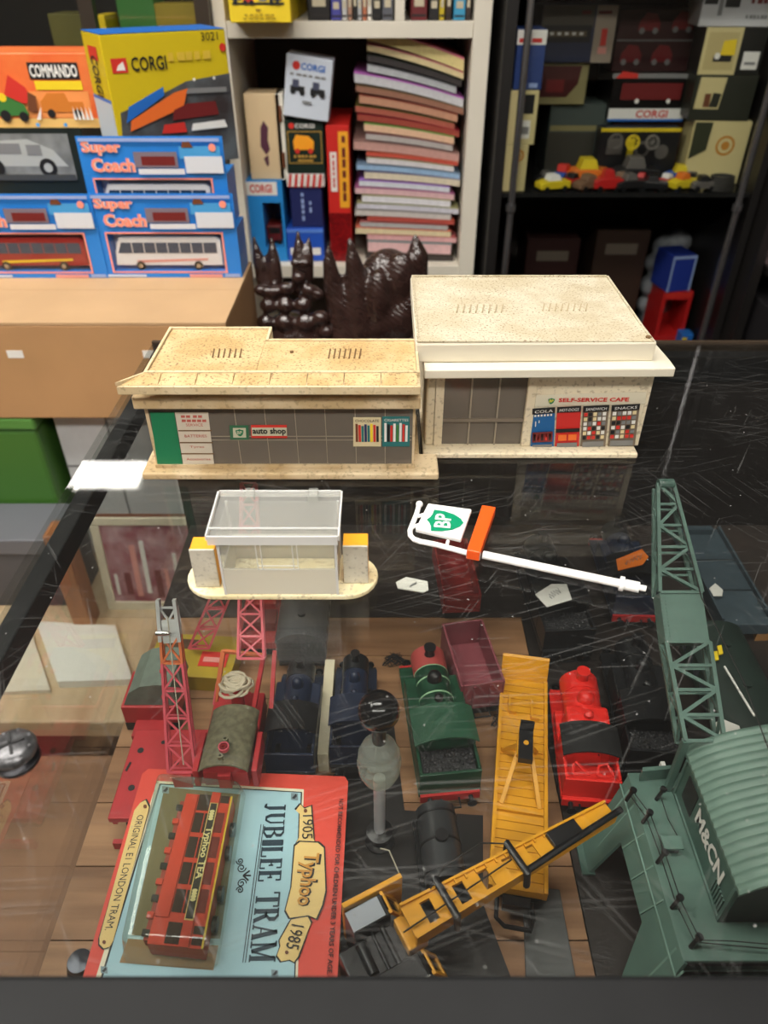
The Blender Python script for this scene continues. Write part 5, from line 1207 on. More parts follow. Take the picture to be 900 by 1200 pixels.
def coach_box(label, buslabel, xc, y, z, busm, stripe, wd=.19):
    c = Carton('coach_box', label, 'toy box', (xc, y, z), wd, .06, .066, coachblue, 0, 'blue window boxes of toy coaches', hollow=(.075, .885, .14, .90))
    MB().box(-wd/2, wd/2, 0, .0012, .0662, .111).build('header_card', coachblue, c.o)
    for q in ((.06, .90, .10, .13), (.06, .90, .905, .935), (.06, .072, .10, .935), (.888, .90, .10, .935)): c.q(salmon, *q)
    c.q(mat('film_sheen', (198, 208, 226), .3), .0, .3, .02, .07); c.q(pinkp, .62, .86, .01, .08); c.q(lav, .88, .99, .02, .09)
    c.t('Super', white, .168, 1.475, .26, .27, .06); c.t('Coach', white, .228, 1.175, .26, .30, .06); c.t('Super', salmon, .165, 1.48, .26, .27, .04); c.t('Coach', salmon, .225, 1.18, .26, .30, .04)
    c.q(lav, .02, .98, 1.60, 1.66); c.q(mat('photo_street', (120, 108, 120), .6), .38, .68, 1.14, 1.42); c.q(darkred, .43, .66, 1.18, 1.34); c.q(skyp, .70, .98, 1.3, 1.52); c.q(mat('print_cloud', (210, 214, 222), .5), .73, .99, 1.04, 1.34); c.q(mat('print_cloud'), .4, .72, 1.02, 1.12)
    c.poly(brownp, [(.72, 1.5), (.80, 1.5), (.78, 1.6), (.73, 1.6)]); c.circ(salmon, .93, 1.5, .07)
    MB().box(c.hollow[0], c.hollow[1], .0225, .0237, c.hollow[2], c.hollow[3]).build('inner_tray', mat('tray_white', (214, 218, 226), .5), c.o)
    c.film(clearfilm)
    toy_bus(buslabel, xc-.004, y+.0035, z+.0095, wd*.78, busm, stripe, mat('bus_glass', (44, 66, 92), .2))
    return c
busw = mat('bus_white', (228, 228, 230), .3); busr = mat('bus_red', (158, 36, 36), .3)
xc = (PY(120, 300, 1.024).x+PY(280, 300, 1.024).x)/2
coach_box('blue window box with white coach, lowest beside the bookcase', 'white toy coach in the lowest box beside the bookcase', xc, 1.024, ZC, busw, pinkp)
coach_box('blue window box of a coach stacked beneath the tall yellow box', 'white toy coach in the upper stacked box', xc-.0045, 1.032, ZC+.0665, busw, lav, .186)
coach_box('blue window box with red coach on the cardboard carton', 'red toy coach in the outer blue box', PY(122, 300, 1.022).x-.0955, 1.022, ZC, busr, yel)
# dark box with a grey photograph of a van, Commando box on top
pb = bx('photo_box', 'dark green box printed with a grey photograph of a van', 'toy box', -55, 111, 150, 300, 1.12, .16, mat('dark_green_box', (28, 36, 32), .4), zbase=ZC)
f0 = .60
pb.q(mat('photo_grey', (150, 152, 150), .4, var=.5, scale=25), .0, .90, .62, .96); pb.poly(mat('photo_grey_light', (176, 178, 174), .4), [(.28, .72), (.28, .90), (.62, .92), (.78, .84), (.86, .72)], 'van_print')
pb.q(greyp, .34, .56, .81, .89); pb.q(greyp, .6, .7, .80, .88); pb.circ(black, .72, .71, .07); pb.circ(mat('photo_grey_light'), .72, .71, .035); pb.circ(black, .36, .71, .07); pb.q(mat('photo_grey_dark', (70, 72, 72), .4), .0, .9, .615, .66); pb.q(mat('photo_grey_light'), .02, .2, .74, .86)
cm = bx('toy_box', 'orange box with jeep and lorry artwork on the grey van box', 'toy box', -55, 111, 62, 148, 1.12, .09, mat('commando_orange', (226, 92, 44), .45, col2=(236, 130, 66), scale=14), zbase=pb.top+.0005)
cm.q(mat('commando_sand', (236, 190, 110), .5), 0, 1, 0, .13); cm.q(mat('commando_haze', (240, 150, 80), .5), .45, .95, .14, .5)
cm.q(black, .565, .915, .66, .88); cm.t('COMMANDO', white, .74, .77, .17, .33, .03); cm.q(yel, .59, .92, .52, .64)
cm.poly(mat('commando_truck', (206, 120, 40), .5), [(.60, .22), (.60, .36), (.66, .48), (.78, .48), (.80, .36), (.90, .36), (.90, .22)], 'lorry_print'); cm.circ(black, .66, .2, .06); cm.circ(black, .85, .2, .06)
cm.poly(greenp, [(.28, .16), (.28, .34), (.36, .44), (.47, .40), (.50, .18)], 'jeep_print'); cm.circ(yel, .34, .42, .06); cm.circ(black, .33, .17, .08); cm.circ(black, .46, .16, .07)
cm.poly(redp, [(.36, .46), (.42, .72), (.52, .56), (.56, .36), (.48, .34)], 'figure_print'); cm.poly(brownp, [(.5, .24), (.53, .5), (.58, .44), (.57, .22)], 'figure_print'); cm.poly(white, [(.55, .12), (.60, .3), (.58, .12)], 'figure_print')
for i in range(5): cm.poly(white, [(.82+.03*i, .12), (.825+.03*i, .3), (.84+.03*i, .12)], 'figure_print')
cm.circ(skyp, .55, .05, .03); cm.circ(skyp, .75, .05, .03)
# yellow Corgi box, slightly turned
a, b_ = PY(126, 100, 1.13), PY(250, 100, 1.13); CB = ZC+.0665+.0664; cz = PY(180, 38, 1.07).z
cg = Carton('toy_box', 'yellow box with bus and cars artwork standing on the coach boxes', 'toy box', (-.338+.08*cos(radians(33)), 1.038+.08*sin(radians(33)), CB), .16, .08, cz-CB, mat('corgi_mustard', (206, 182, 22), .45), radians(33), None)
zf = lambda v: (PY(180, v, 1.07).z-CB)/(cz-CB)
cg.poly(mat('corgi_photo', (90, 96, 100), .5, col2=(52, 44, 44), scale=24), [(.0, 0), (1, 0), (1, zf(92)), (.62, zf(98)), (.42, zf(110)), (.05, zf(128))], 'photo_print')
cg.q(redp, .05, .17, zf(83), zf(66)); cg.poly(white, [(.08, zf(80)), (.15, zf(80)), (.14, zf(70)), (.1, zf(74))], 'dog_print'); cg.t('CORGI', black, .34, zf(74), zf(66)-zf(83), .28, .02)
cg.t('3021', black, .86, zf(46), zf(40)-zf(50), .14); cg.scrawl(mat('corgi_faint', (214, 182, 60), .5), .68, zf(68), (zf(62)-zf(76))*.7, .36, n=5); cg.circ(redp, .96, zf(60), .03)
cg.poly(bluep, [(.08, zf(140)), (.12, zf(122)), (.42, zf(102)), (.42, zf(112))], 'bus_print'); cg.poly(orangep, [(.10, zf(150)), (.12, zf(138)), (.50, zf(110)), (.62, zf(106)), (.56, zf(128))], 'bus_print')
cg.poly(darkred, [(.46, zf(142)), (.48, zf(130)), (.60, zf(124)), (.84, zf(124)), (.86, zf(140))], 'car_print'); cg.poly(greyp, [(.6, zf(112)), (.62, zf(106)), (.95, zf(108)), (.95, zf(114))], 'car_print'); cg.poly(redp, [(.35, zf(156)), (.38, zf(146)), (.55, zf(145)), (.56, zf(157))], 'car_print'); cg.poly(white, [(.6, zf(156)), (.62, zf(148)), (.9, zf(147)), (.92, zf(156))], 'car_print'); cg.circ(white, .68, zf(96), .012); cg.circ(white, .85, zf(96), .012)
# printed side of that box
sw = cg.w/2
def sideq(m, y0, y1, v0, v1, nm='side_print', k=1): MB().prism([(-sw-.0002*k, y0, zf(v1)*cg.h), (-sw-.0002*k, y1, zf(v1)*cg.h), (-sw-.0002*k, y1, zf(v0)*cg.h), (-sw-.0002*k, y0, zf(v0)*cg.h)], (-.0002, 0, 0)).build(nm, m, cg.o)
sideq(bluep, .001, .079, 114, 118); sideq(mat('side_pale', (190, 200, 206), .5), .001, .079, 118, 165); sideq(redp, .022, .060, 54, 70, k=2)
lettering(cg.o, 'CORGI', (-sw-.001, .042, zf(90)*cg.h), (0, 0, -1), (0, -1, 0), .028, black, .045, bold=.02)
MB().box(-sw, sw, 0, .08, cg.h+.0002, cg.h+.0008).build('top_print', bluep, cg.o)
# cartons inside the far-left cabinet
for (lab, u0, u1, v0, m, band) in (('green box inside the dark cabinet behind the yellow box', 137, 181, -40, greenp, None), ('dim yellow box inside the dark cabinet nearest the bookcase', 184, 232, 4, mat('olive_box', (150, 130, 40), .5), brownp), ('olive box behind glass above the orange jeep box', 60, 98, 16, mat('olive_dull', (92, 88, 40), .5), greyp), ('narrow yellow box beside the cabinet post', 113, 126, 18, yel, greyp)):
    c = bx('toy_box', lab, 'toy box', u0, u1, v0, 60, 1.58, .08, m, zbase=1.0005, group='boxes in the dark cabinet')
    c.q(band or yel, .08, .92, .32, .5); c.q(white, .2, .5, .36, .46)

# ---- bookcase, middle compartment
YI = YBK+.03
blu = mat('corgi_blue', (40, 140, 216), .45)
c = bx('toy_box', 'sky-blue window box with white header in the bookcase', 'toy box', 292, 334, 212, 316, YI, .16, blu, zbase=zb+.0005, hollow=(.42, .93, .18, .74))
c.q(white, .0, .86, .83, .99); c.t('CORGI', redp, .42, .91, .1, .6, .03); c.q(navyp, .05, .3, .02, .10); t1 = c.top
toy = thing('toy_van', 'dark toy van inside the sky-blue window box', 'toy car', (c.o.location.x+.012, YI+.02, zb+.0005+c.h*.18), 0)
MB().box(-.017, .014, 0, .05, .006, .038).build('body', darkred, toy, bevel=.003); MB().box(-.012, .010, -.0005, -.0001, .022, .034).build('window', black, toy)
for x in (-.010, .008): MB().cyl((x, -.001, .005), (x, .004, .005), .005, n=12).build('wheel', blk_metal, toy)
c.film(clearfilm)
c = bx('cream_canister', 'cream box with dark floral print on the sky-blue box', 'box', 289, 330, 110, 195, YI+.01, .07, mat('canister_cream', (216, 190, 150), .5), zbase=t1+.0005)
c.poly(mat('plum_print', (84, 44, 62), .5), [(.36, .40), (.40, .62), (.5, .70), (.62, .62), (.58, .48), (.62, .36), (.5, .30)], 'emblem'); c.poly(mat('plum_print'), [(.42, .26), (.56, .3), (.56, .18), (.5, .16)], 'emblem')
MB().box(c.w/2-.008, c.w/2+.006, .0, .069, 0, c.h).build('side_strip', mat('canister_white', (226, 220, 206), .5), c.o)
for z in (.24, .78): MB().cyl((c.w/2, -.0015, c.h*(z-.09)), (c.w/2, -.0015, c.h*(z+.09)), .003, n=10).build('hinge', brownp, c.o)
bx('navy_box', 'navy box at the bookcase side behind the cream box', 'box', 296, 312, 168, 316, YI+.17, .1, navyp, zbase=zb+.0005).q(white, .2, .8, .85, .9)
rb = mat('royal_blue', (34, 84, 190), .45)
c = bx('royal_box', 'royal blue box on the bookcase shelf under the navy box', 'toy box', 337, 380, 268, 316, YI, .15, rb, zbase=zb+.0005); c.q(white, .08, .9, .2, .42); c.q(mat('royal_edge', (90, 136, 220), .5), 0, 1, .88, .97); t1 = c.top
c = bx('navy_box', 'navy box with pale script under the striped box', 'toy box', 341, 378, 219, 268, YI+.008, .12, navyp, zbase=t1+.0005); c.scrawl(lav, .38, .5, (.12)*.7, .7, rot=True, n=5); c.scrawl(lav, .62, .5, (.10)*.7, .3, rot=True, n=2); t1 = c.top
c = bx('striped_box', 'thin red and white striped box under the dark green box', 'toy box', 336, 380, 204, 219, YI+.004, .12, white, zbase=t1+.0005)
for i in range(6): c.poly(redp, [(.03+.16*i, 0), (.10+.16*i, 0), (.15+.16*i, 1), (.08+.16*i, 1)], 'stripe')
t1 = c.top
c = bx('toy_box', 'dark green box with gold frame and orange lorry', 'toy box', 335, 380, 141, 204, YI+.004, .1, mat('corgi_green', (22, 40, 32), .4), zbase=t1+.0005)
c.circ(redp, .18, .9, .055); c.t('CORGI', white, .52, .9, .08, .5, .02)
for q in ((.06, .94, .2, .215), (.06, .94, .79, .805), (.06, .08, .2, .8), (.92, .94, .2, .8)): c.q(mat('gold_print', (190, 150, 70), .4), *q, 'gold_frame')
c.poly(mat('lorry_orange', (244, 160, 30), .5), [(.22, .46), (.2, .62), (.28, .74), (.6, .72), (.74, .62), (.72, .46)], 'lorry_print'); c.circ(redp, .3, .44, .05); c.circ(redp, .64, .44, .05); c.scrawl(mat('gold_print'), .5, .34, (.07)*.7, .6, n=6); c.q(mat('gold_print'), .3, .7, .24, .28); t1 = c.top
c = bx('toy_box', 'white box with blue lettering leaning on top of the dark green box', 'toy box', 329, 383, 66, 131, YI-.006, .07, mat('corgi_white', (206, 214, 226), .45), zbase=t1+.004, tilt=(0, radians(8)))
c.circ(redp, .22, .84, .07); c.t('CORGI', bluep, .58, .84, .11, .52, .03); c.scrawl(greyp, .5, .70, (.05)*.7, .8, n=6)
for x in (.28, .72): c.q(black, x-.16, x+.15, .44, .52); c.q(mat('lorry_slate', (70, 74, 96), .5), x-.12, x+.02, .5, .62); c.circ(black, x-.1, .43, .05); c.circ(black, x+.1, .43, .05)
c.q(greyp, .4, .6, .26, .3)
c = bx('red_box', 'tall narrow red box with orange panel beside the magazines', 'toy box', 385, 411, 147, 316, YI, .2, mat('tall_red', (206, 40, 34), .45), zbase=zb+.0005)
c.q(mat('panel_amber', (240, 170, 40), .5), .52, .95, .42, .96); c.q(white, .14, .42, .54, .82); c.scrawl(redp, .28, .68, (.12)*.7, .24, rot=True, n=6); c.scrawl(darkred, .74, .69, (.2)*.7, .48, rot=True, n=6); c.q(mat('glitter_red', (150, 20, 24), .3, col2=(90, 10, 14), scale=300, bump=.6), 0, 1, 0, .38)
# magazines
mag = [('dark edges', (62, 54, 50), .012), ('pale pink edges', (226, 184, 184), .02), ('pink edges', (222, 170, 170), .010), ('cream edges', (226, 208, 168), .011), ('grey edges', (178, 176, 174), .009), ('red cover', (186, 78, 66), .008),
       ('dull white edges', (206, 198, 192), .010), ('pale lilac edges', (206, 204, 214), .010), ('white edges', (224, 222, 226), .012), ('rosy edges', (220, 180, 182), .011), ('cool white edges', (212, 214, 222), .010), ('ivory edges', (218, 206, 182), .012),
       ('pale blue edges', (150, 182, 214), .009), ('soft white edges', (216, 212, 214), .009), ('scarlet cover', (200, 84, 66), .007), ('dusty pink edges', (196, 150, 140), .014), ('silver edges', (180, 172, 168), .010), ('peach edges', (226, 184, 152), .012),
       ('red-brown cover', (156, 66, 50), .010), ('brick red edges', (170, 88, 70), .010), ('tan edges', (190, 140, 112), .012), ('brown edges', (150, 104, 84), .010), ('light grey edges', (196, 196, 200), .014), ('ash edges', (176, 178, 182), .010), ('black cover', (52, 46, 46), .010), ('buff edges', (214, 196, 150), .010), ('cream-yellow cover', (222, 204, 140), .018)]
zm_top = PY(480, 72, YI).z; tot = sum(m_[2] for m_ in mag); kz = (zm_top-zb-.002)/tot; z = zb+.0006; nmag = len(mag)
xm0, xm1 = PY(416, 200, YI).x, XI1-.004
for i, (desc, col, t) in enumerate(mag):
    t *= kz; f = i/nmag; sl = -.028*f*f-.004; bow = .006*f
    x0_ = xm0+.004+random.uniform(-.006, .020); x1_ = xm1-random.uniform(.0, .022)
    if f > .85: x0_ = xm0+.026
    lab = f'{ORD[nmag-1-i]} magazine from the top of the tall stack, {desc}'
    o = thing('magazine', lab, 'magazine', ((x0_+x1_)/2, YI, z), 0, 'magazines stacked in the bookcase')
    hw_ = (x1_-x0_)/2
    def prof(za, zb_):
        xs_ = [-hw_+2*hw_*j/10 for j in range(11)]; zc_l = [sl*(x/.11)*1.0 + bow*(1-(x/.11)**2)+.028*f*f+.002 for x in xs_]
        return [(x, 0, q+za) for x, q in zip(xs_, zc_l)]+[(x, 0, q+zb_) for x, q in reversed(list(zip(xs_, zc_l)))]
    MB().prism(prof(.0004, t*.86), (0, .2+random.uniform(-.01, .01), 0)).build('pages', mat('pages_'+desc.replace(' ', '_'), col, .7, var=.12, scale=120), o)
    MB().prism([(x, y-.0008, zz_) for x, y, zz_ in prof(t*.87, t*.98)], (0, .2, 0)).build('cover', mat('cover_'+desc.replace(' ', '_'), tuple(int(q*random.choice((.55, .8, .95))) for q in col), .4), o)
    z += t
# top shelf
c = bx('yellow_box', 'bright yellow box with lorry picture on the top bookcase shelf', 'toy box', 264, 338, -90, 30, 1.455, .3, yel, zbase=zt1+.0005)
c.q(black, .06, .9, .19, .215); c.poly(redp, [(.24, .22), (.24, .32), (.36, .34), (.42, .22)], 'lorry_print'); c.poly(navyp, [(.06, .24), (.08, .36), (.2, .34), (.22, .24)], 'lorry_print'); c.q(greyp, .5, .62, .23, .3); c.q(navyp, .66, .86, .24, .31)
for x in (.12, .28, .38, .7, .8): c.circ(black, x, .215, .028)
c.q(brownp, .44, .52, .13, .145); c.scrawl(mat('mustard_ink', (160, 130, 20), .5), .5, .085, (.025)*.7, .5, n=6); c.scrawl(mat('mustard_ink'), .5, .045, (.02)*.7, .55, n=6)
books = [(386, 398, 'blue-purple', (70, 70, 150)), (399, 405, 'pale grey', (190, 190, 190)), (406, 411, 'tan', (170, 130, 110)), (412, 417, 'black', (30, 28, 28)), (418, 423, 'silver grey', (170, 172, 176)), (424, 429, 'rust', (180, 110, 80)), (430, 435, 'white', (220, 216, 208)), (436, 447, 'black and white', (24, 24, 26)), (448, 461, 'slate', (90, 92, 100)),
         (483, 503, 'dark red', (104, 34, 38)), (505, 517, 'charcoal', (34, 32, 34)), (518, 524, 'yellow and black', (200, 176, 40)), (526, 533, 'dark brown', (60, 44, 36)), (535, 549, 'turquoise', (60, 150, 190)), (550, 556, 'umber', (58, 46, 44)), (357, 384, 'black', (26, 24, 26))]
for i, (u0, u1, nm, col) in enumerate(books):
    extra = ' beside the yellow box' if u0 == 357 else ' near the divider' if u0 < 463 else ' beyond the divider'
    if nm == 'black' and u0 == 412: extra = ' between tan and silver ones'
    c = bx('book', f'{nm} book spine on the top bookcase shelf{extra}', 'book', u0, u1, -120-(i*13) % 40, 22, YBK+.012, .17, mat(f'book_{nm.replace(" ", "_")}', col, .5), zbase=zt1+.0005, group='books on the top shelf')
    c.q(mat('book_foil', (196, 186, 160), .4), .2, .8, .10, .16, 'spine_label'); c.q(mat('book_band', (40, 36, 36), .5), .05, .95, .03, .045, 'spine_band')

# ---- carvings on the side table
carv = mat('carved_wood', (58, 40, 36), .22, var=.35, scale=70, bump=.9, bscale=90, coat=.5)
def carving(name, label, mb, vox=.0035, mt=carv):
    o = solo(name, mb, mt, label, 'carving')
    md = o.modifiers.new('remesh', 'REMESH'); md.mode = 'VOXEL'; md.voxel_size = vox; md.use_smooth_shade = True
    sm = o.modifiers.new('smooth', 'SMOOTH'); sm.factor = .5; sm.iterations = 2
    return o
YS = 1.06
mb = MB()
def Sx(u, v, dy=0): return PY(u, v, YS+dy)
b0 = Sx(344, 380); mb.sph((b0.x, YS, .745), .062, (.95, .6, .8), 14); mb.box(b0.x-.05, b0.x+.05, YS-.03, YS+.03, .7003, .74)
for (ub, vb, ut, vt, r) in ((312, 345, 297, 277, .011), (324, 345, 318, 277, .013), (352, 345, 349, 270, .013), (360, 330, 362, 277, .010), (372, 352, 369, 333, .009)):
    a, t_ = Sx(ub, vb), Sx(ut, vt, .01); mb.cyl(a, a.lerp(t_, .6), r, r*.8, 12); mb.cyl(a.lerp(t_, .58), t_, r*.82, .0022, 12)
for (u, v, r) in ((306, 340, .011), (320, 342, .012), (336, 338, .012), (350, 325, .011), (358, 308, .009), (347, 308, .009), (362, 340, .012), (372, 345, .011), (315, 358, .014), (335, 358, .014), (355, 357, .014), (312, 378, .015), (334, 378, .016), (358, 378, .016), (376, 372, .014), (382, 388, .014)):
    p = Sx(u, v, -.022); mb.sph(p, r, (1, .8, .8), 8)
carving('carved_hand', 'dark glossy wooden carving with knobbly base and upright spikes', mb)
mb = MB()
b0 = Sx(455, 350); mb.sph((b0.x, YS+.01, b0.z), .052, (.95, .7, 1.35), 16); mb.box(b0.x-.07, b0.x+.05, YS-.025, YS+.04, .7003, .735)
mb.sph(Sx(470, 330, -.01), .030, (.8, .6, 1.4), 12); mb.sph(Sx(444, 352, -.02), .026, (.7, .6, 1.7), 12)
a = Sx(488, 330); mb.cyl(a, Sx(489, 298), .017, .016, 12); mb.cyl(Sx(489, 299), Sx(486, 272), .016, .001, 12)
for chain in (((405, 390, .030), (400, 365, .024), (390, 335, .016), (386, 308, .011), (385, 286, .003)), ((425, 385, .032), (420, 355, .026), (418, 330, .019), (414, 306, .013), (409, 278, .003)), ((440, 385, .03), (452, 372, .03), (470, 375, .03), (486, 350, .022))):
    for (u0, v0, r0), (u1, v1, r1) in zip(chain, chain[1:]):
        for k in range(6): t_ = k/6; mb.sph(Sx(u0+(u1-u0)*t_, v0+(v1-v0)*t_, -.012), r0+(r1-r0)*t_, (.9, .7, 1.1), 8)
def carved_fur():
    m = carv.copy(); m.name = 'carved_fur'; nt = m.node_tree; b_ = nt.nodes['Principled BSDF']
    w_ = nt.nodes.new('ShaderNodeTexWave'); w_.inputs['Scale'].default_value = 60; w_.inputs['Distortion'].default_value = 6; w_.bands_direction = 'DIAGONAL'
    tc = nt.nodes.new('ShaderNodeTexCoord'); nt.links.new(tc.outputs['Object'], w_.inputs['Vector'])
    bp = nt.nodes.new('ShaderNodeBump'); bp.inputs['Strength'].default_value = .35; bp.inputs['Distance'].default_value = .002; nt.links.new(w_.outputs['Fac'], bp.inputs['Height']); nt.links.new(bp.outputs[0], b_.inputs['Normal']); return m
carving('carved_animal', 'dark carved wooden animal with grooved fur and one pointed ear', mb, mt=carved_fur())

# ---- right cabinet contents
G = 'boxes in the cabinet with chrome posts'; YR = YRC+.05
crm = mat('days_cream', (208, 194, 140), .5); crm_dim = mat('days_cream_dim', (138, 130, 88), .5); dgr = mat('days_dark', (42, 44, 34), .45); loz = mat('emblem_amber', (190, 130, 50), .5)  # the darker cream has the cabinet's dimness put into its colour
z_ = RZ+.0005
c = bx('toy_box', 'cream upright box with round emblem, lowest at the chrome post', 'toy box', 590, 617, 170, 226, YR-.03, .08, crm, zbase=z_, group=G); c.circ(loz, .6, .78, .13); c.circ(crm, .6, .78, .08); c.circ(loz, .6, .78, .05); t1 = c.top
c = bx('toy_box', 'cream box with dark window above the emblem box', 'toy box', 595, 629, 106, 170, YR-.03, .08, crm, zbase=t1+.0005, group=G); c.q(black, .4, .86, .58, .93); c.q(white, .42, .8, .12, .46); c.q(greyp, .46, .76, .2, .34); t1 = c.top
c = bx('toy_box', 'blue box with white top band beside the chrome post', 'toy box', 604, 638, 34, 106, YR-.03, .08, mat('days_blue', (36, 62, 122), .5), zbase=t1+.0005, group=G); c.q(white, 0, 1, .75, .99); c.scrawl(redp, .5, .82, (.1)*.7, .84, n=2); c.q(lav, .55, .85, .04, .12)
c = bx('toy_box', 'grey-green low box at the back of the vehicle shelf', 'toy box', 640, 716, 122, 228, YR+.12, .1, mat('sage_box', (70, 80, 76), .5), zbase=z_, group=G); c.q(mat('sage_dark', (60, 58, 50), .5), .0, .72, .05, .6); c.q(crm_dim, .02, .72, .62, .7); t1 = c.top
c = bx('toy_box', 'cream box with dark red window under the train picture box', 'toy box', 628, 688, 73, 122, YR+.11, .1, crm_dim, zbase=t1+.0005, group=G); c.poly(mat('window_oxblood', (70, 24, 24), .4), [(.06, .18), (.62, .18), (.82, .5), (.86, .92), (.06, .92)], 'window_print'); c.q(darkred, .2, .55, .3, .6); t1 = c.top
c = bx('toy_box', 'box with railway picture and pale end panel in the cabinet', 'toy box', 634, 720, 6, 73, YR+.1, .1, mat('picture_navy', (36, 44, 72), .5), zbase=t1+.0005, group=G); c.q(mat('picture_sky', (76, 70, 60), .5), 0, .70, .62, 1); c.q(black, .04, .68, .36, .66); c.q(mat('picture_train', (96, 84, 60), .5), .1, .62, .46, .56); c.q(mat('picture_pale', (160, 146, 130), .5), .72, 1, 0, 1); c.q(redp, .82, .9, .3, .6); c.q(pinkp, .8, .92, .16, .28); c.scrawl(darkred, .74, .88, (.08)*.7, .44, n=2)
for i in range(5): c.q(white, .12+.1*i, .17+.1*i, .49, .54)
c = bx('toy_box', 'long window box with white band and red lettering in the cabinet', 'toy box', 716, 806, 86, 141, YR+.10, .12, mat('window_black', (20, 18, 18), .3), zbase=PY(760, 141, YR+.10).z, group=G); zc1 = c.o.location.z
c.q(white, 0, 1, .0, .26); c.t('CORGI', redp, .57, .14, .17, .42, .03); c.q(bluep, 0, 1, -.02, .03); c.q(greyp, -.02, 1, .9, 1); c.poly(redp, [(.02, .9), (.1, 1.05), (.3, 1.0), (.3, .9)], 'print_flash'); c.q(darkred, .12, .9, .45, .8); c.circ(white, .34, .42, .05); c.circ(white, .75, .42, .05)
c2_ = bx('toy_box', 'plain dark carton supporting the long window box', 'toy box', 712, 806, 142, 228, YR+.11, .1, mat('umber_box', (66, 36, 28), .5), zbase=z_, group=G); c2_.o.scale.z = 1
zt_c = c.top
c = bx('toy_box', 'dark maroon box with red cars above the long window box', 'toy box', 722, 818, 10, 85, YR+.12, .1, mat('oxblood_box', (54, 20, 22), .4), zbase=zt_c+.0005, group=G)
for (x, z0) in ((.2, .16), (.58, .16), (.36, .66), (.76, .68)): c.poly(mat('car_crimson', (120, 28, 32), .4), [(x-.12, z0), (x-.11, z0+.14), (x-.04, z0+.28), (x+.08, z0+.26), (x+.14, z0+.12), (x+.14, z0)], 'car_print'); c.circ(greyp, x-.07, z0, .05); c.circ(greyp, x+.09, z0, .05)
c.q(greyp, 0, 1, .5, .52)
c = bx('toy_box', 'cream box with round emblem under the dark window box', 'toy box', 806, 870, 142, 228, YR+.03, .1, crm, zbase=z_, group=G, rz=radians(-6)); c.circ(loz, .62, .62, .16); c.circ(crm, .62, .62, .12); c.circ(loz, .62, .62, .07); c.poly(mat('smoke_window', (58, 62, 46), .3), [(.02, .4), (.3, .55), (.32, .98), (.02, .98)], 'window_print'); t1 = c.top
c = bx('toy_box', 'dark green window box stacked between two cream boxes', 'toy box', 812, 882, 88, 142, YR+.03, .1, dgr, zbase=t1+.0005, group=G, rz=radians(-6)); c.poly(crm, [(.06, .26), (.08, .95), (.50, .95), (.46, .26)], 'window_print'); c.q(brownp, .2, .3, .3, .6); c.poly(dgr, [(.3, .3), (.33, .62), (.46, .6), (.44, .3)], 'window_print'); t1 = c.top
c = bx('toy_box', 'cream and black box with yellow toy car picture', 'toy box', 824, 894, 32, 88, YR+.03, .1, mat('days_black', (26, 27, 24), .4), zbase=t1+.0005, group=G, rz=radians(-6)); c.q(crm, 0, .60, 0, 1); c.q(mat('days_inner', (190, 174, 120), .5), .06, .55, .1, .9); c.poly(yel, [(.3, .4), (.32, .72), (.52, .76), (.54, .42)], 'car_print'); c.q(black, .2, .5, .28, .42); c.circ(white, .26, .4, .07); c.q(white, .68, .94, .12, .5); c.q(greyp, .72, .9, .22, .28); t1 = c.top
c = bx('toy_box', 'white printed box on top of the stacked cream boxes', 'toy box', 829, 915, -60, 32, YR+.03, .1, mat('days_white', (200, 200, 202), .5), zbase=t1+.0005, group=G, rz=radians(-6)); c.q(black, .02, .2, .3, .5); c.q(black, .3, .5, .26, .5); c.q(greyp, .22, .28, .15, .4); c.scrawl(darkred, .76, .36, (.14)*.7, .24, n=3); c.scrawl(greyp, .76, .14, (.07)*.7, .3, n=6)
# vehicles piled in front
def minicar(label, u, v, Y, L, m, m2, rz=0, tall=1, dz=0):
    L *= 1.7; p = PY(u, v, Y); o = thing('toy_vehicle', label, 'toy car', (p.x, Y, RZ+.0005+dz), rz, 'toy vehicles piled on the cabinet shelf'); W_ = L*.46; h = L*.22*tall
    MB().prism([(-L/2, -W_/2, .005), (L/2, -W_/2, .005), (L/2, -W_/2, .005+h*.9), (L*.22, -W_/2, .005+h), (-L*.3, -W_/2, .005+h), (-L/2, -W_/2, .005+h*.7)], (0, W_, 0)).build('body', m, o, bevel=.0015)
    MB().prism([(-L*.24, -W_*.42, .0052+h), (L*.2, -W_*.42, .0052+h), (L*.12, -W_*.36, .005+h*1.75), (-L*.16, -W_*.36, .005+h*1.75)], (0, W_*.8, 0)).build('cabin', m2, o, bevel=.001)
    for x in (-L*.3, L*.3):
        for s in (-1, 1): MB().cyl((x, s*W_*.46, .0052), (x, s*W_*.56, .0052), .0052, n=14).build('wheel', blk_metal, o, smooth=True)
    return o
yv = mat('vehicle_yellow', (220, 196, 40), .4); ov = mat('vehicle_orange', (226, 120, 40), .4); rv = mat('vehicle_red', (190, 36, 34), .4); bv = mat('vehicle_blue', (44, 84, 170), .4); kv = mat('vehicle_black', (30, 30, 32), .35); gv = mat('vehicle_grey', (96, 92, 88), .4); tv = mat('vehicle_tan', (120, 92, 70), .5)
YV = YRC+.03
